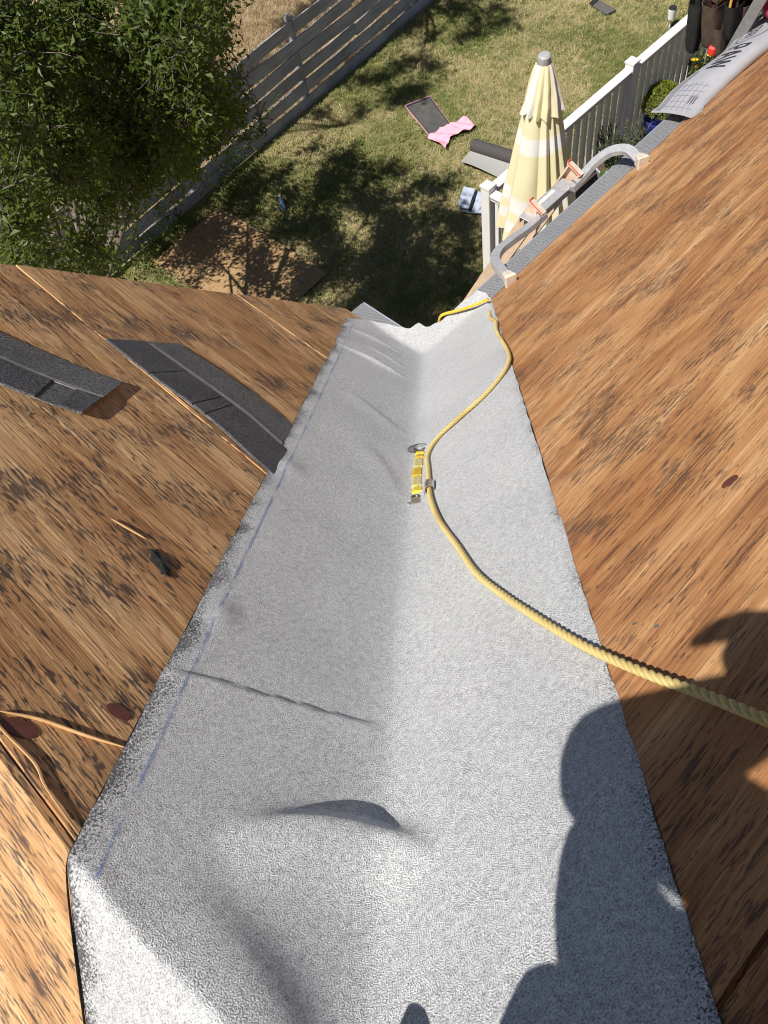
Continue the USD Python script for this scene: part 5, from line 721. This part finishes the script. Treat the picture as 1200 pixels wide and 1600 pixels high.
for x0 in (3.60, 3.82): obj('harness_strap', tube(catmull([(x0 - .10, .56, -.05), (x0 - .12, .50, .08), (x0 - .10, .345, .22), (x0 - .04, .32, .34), (x0, .37, .43)], 6), .014, 6), M['strap_y'], wk)
obj('belt', tube(catmull([(3.74 + .205 * math.cos(a), .575 + .125 * math.sin(a), -.06) for a in np.linspace(0, 2 * math.pi, 13)], 5), .024, 8), M['leather'], wk)
def pouch(c, w, d, h, m, name, tilt=0., open_=True):
    n = 15; th = np.linspace(0, 2 * np.pi, 24, endpoint=False); lv_ = []
    for z_, s0 in ((-.5, .55), (-.46, .78), (-.25, .95), (.1, 1.0), (.42, 1.04), (.5, 1.06), (.49, .96), (.2, .88), (-.2, .8)): lv_.append(np.stack([np.sign(np.cos(th)) * np.abs(np.cos(th)) ** .6 * w / 2 * s0, np.sign(np.sin(th)) * np.abs(np.sin(th)) ** .6 * d / 2 * s0 + tilt * z_ * d, np.full(24, z_ * h)], -1))
    V = np.vstack(lv_); V = np.vstack([V, [[0, -.5 * tilt * d, -.5 * h], [0, -.2 * tilt * d, -.2 * h]]]); F = []
    for r_ in range(len(lv_) - 1):
        for j in range(24): a, b = r_ * 24 + j, r_ * 24 + (j + 1) % 24; F += [[a, b, b + 24], [a, b + 24, a + 24]]
    L_ = len(lv_) * 24; F += [[L_, (j + 1) % 24, j] for j in range(24)] + [[L_ + 1, (len(lv_) - 1) * 24 + j, (len(lv_) - 1) * 24 + (j + 1) % 24] for j in range(24)]
    V = V + .022 * (meshkit.fbm(V * 14 + np.array(c) * 9, 3, 5)[:, None] - .5) * unit(V * [1, 1, .2]); mm_ = trimesh.Trimesh(V + np.array(c), np.array(F), process=False); return obj(name, mm_, M[m], wk, smooth=50)
pouch((3.50, .56, -.19), .19, .13, .30, 'leather', 'tool_pouch', .35); pouch((3.53, .44, -.15), .15, .10, .24, 'leather_dark', 'tool_pouch', .3); pouch((3.47, .68, -.24), .11, .10, .36, 'leather_dark', 'tool_pouch', .25); pouch((3.64, .42, -.17), .14, .10, .20, 'leather', 'nail_pouch', .2); pouch((3.46, .47, -.27), .10, .08, .20, 'leather', 'nail_pouch', .5)
obj('tape_measure', bev(3.40, 3.47, .455, .515, -.36, -.295, .012), M['red_plastic'], wk)
for (x0, y0, z0, L, m_) in ((3.46, .54, -.08, .15, 'dark_steel'), (3.53, .59, -.08, .11, 'steel'), (3.50, .46, -.06, .10, 'strap_y'), (3.56, .44, -.06, .08, 'steel'), (3.45, .69, -.08, .17, 'black_rubber'), (3.61, .42, -.09, .08, 'red_plastic'), (3.67, .43, -.09, .06, 'steel')): obj('tool', tube(catmull([(x0, y0, z0 - .1), (x0 + .01, y0 + .012, z0 + L * .6), (x0 + .03, y0 + .02, z0 + L)], 4), .010, 8, scale=np.linspace(1.1, .6, 9)), M[m_], wk, smooth=30)
for i in range(3): obj('hanging_strap', tube(catmull([(3.55 + .03 * i, .50 + .04 * i, -.05), (3.50 + .03 * i, .46 + .05 * i, -.12), (3.49 + .04 * i, .44 + .06 * i, -.26 - .04 * i)], 5), .009, 5), M['strap_y' if i == 1 else 'leather_dark'], wk)
l2 = thing('aluminium_ladder', 'grey aluminium ladder standing under the roofer at the gutter', 'ladder'); d2 = unit([0, .30, -1.])
for x0 in (3.24, 3.98):
    P = np.array([np.array([x0, .17, 0]) - d2 * .75, np.array([x0, .17, 0]) + d2 * 2.8]); obj('rail', sweep(P, [(-.014, -.036), (.014, -.036), (.014, .036), (-.014, .036)], up0=(1, 0, 0)), M['alu_dull'], l2)
for i in range(11): c = np.array([3.24, .17, 0]) - d2 * (.45 - .305 * i); obj('rung', tube(np.array([c + [.015, 0, 0], c + [.735, 0, 0]]), .016, 10), M['alu_dull'], l2, smooth=30)
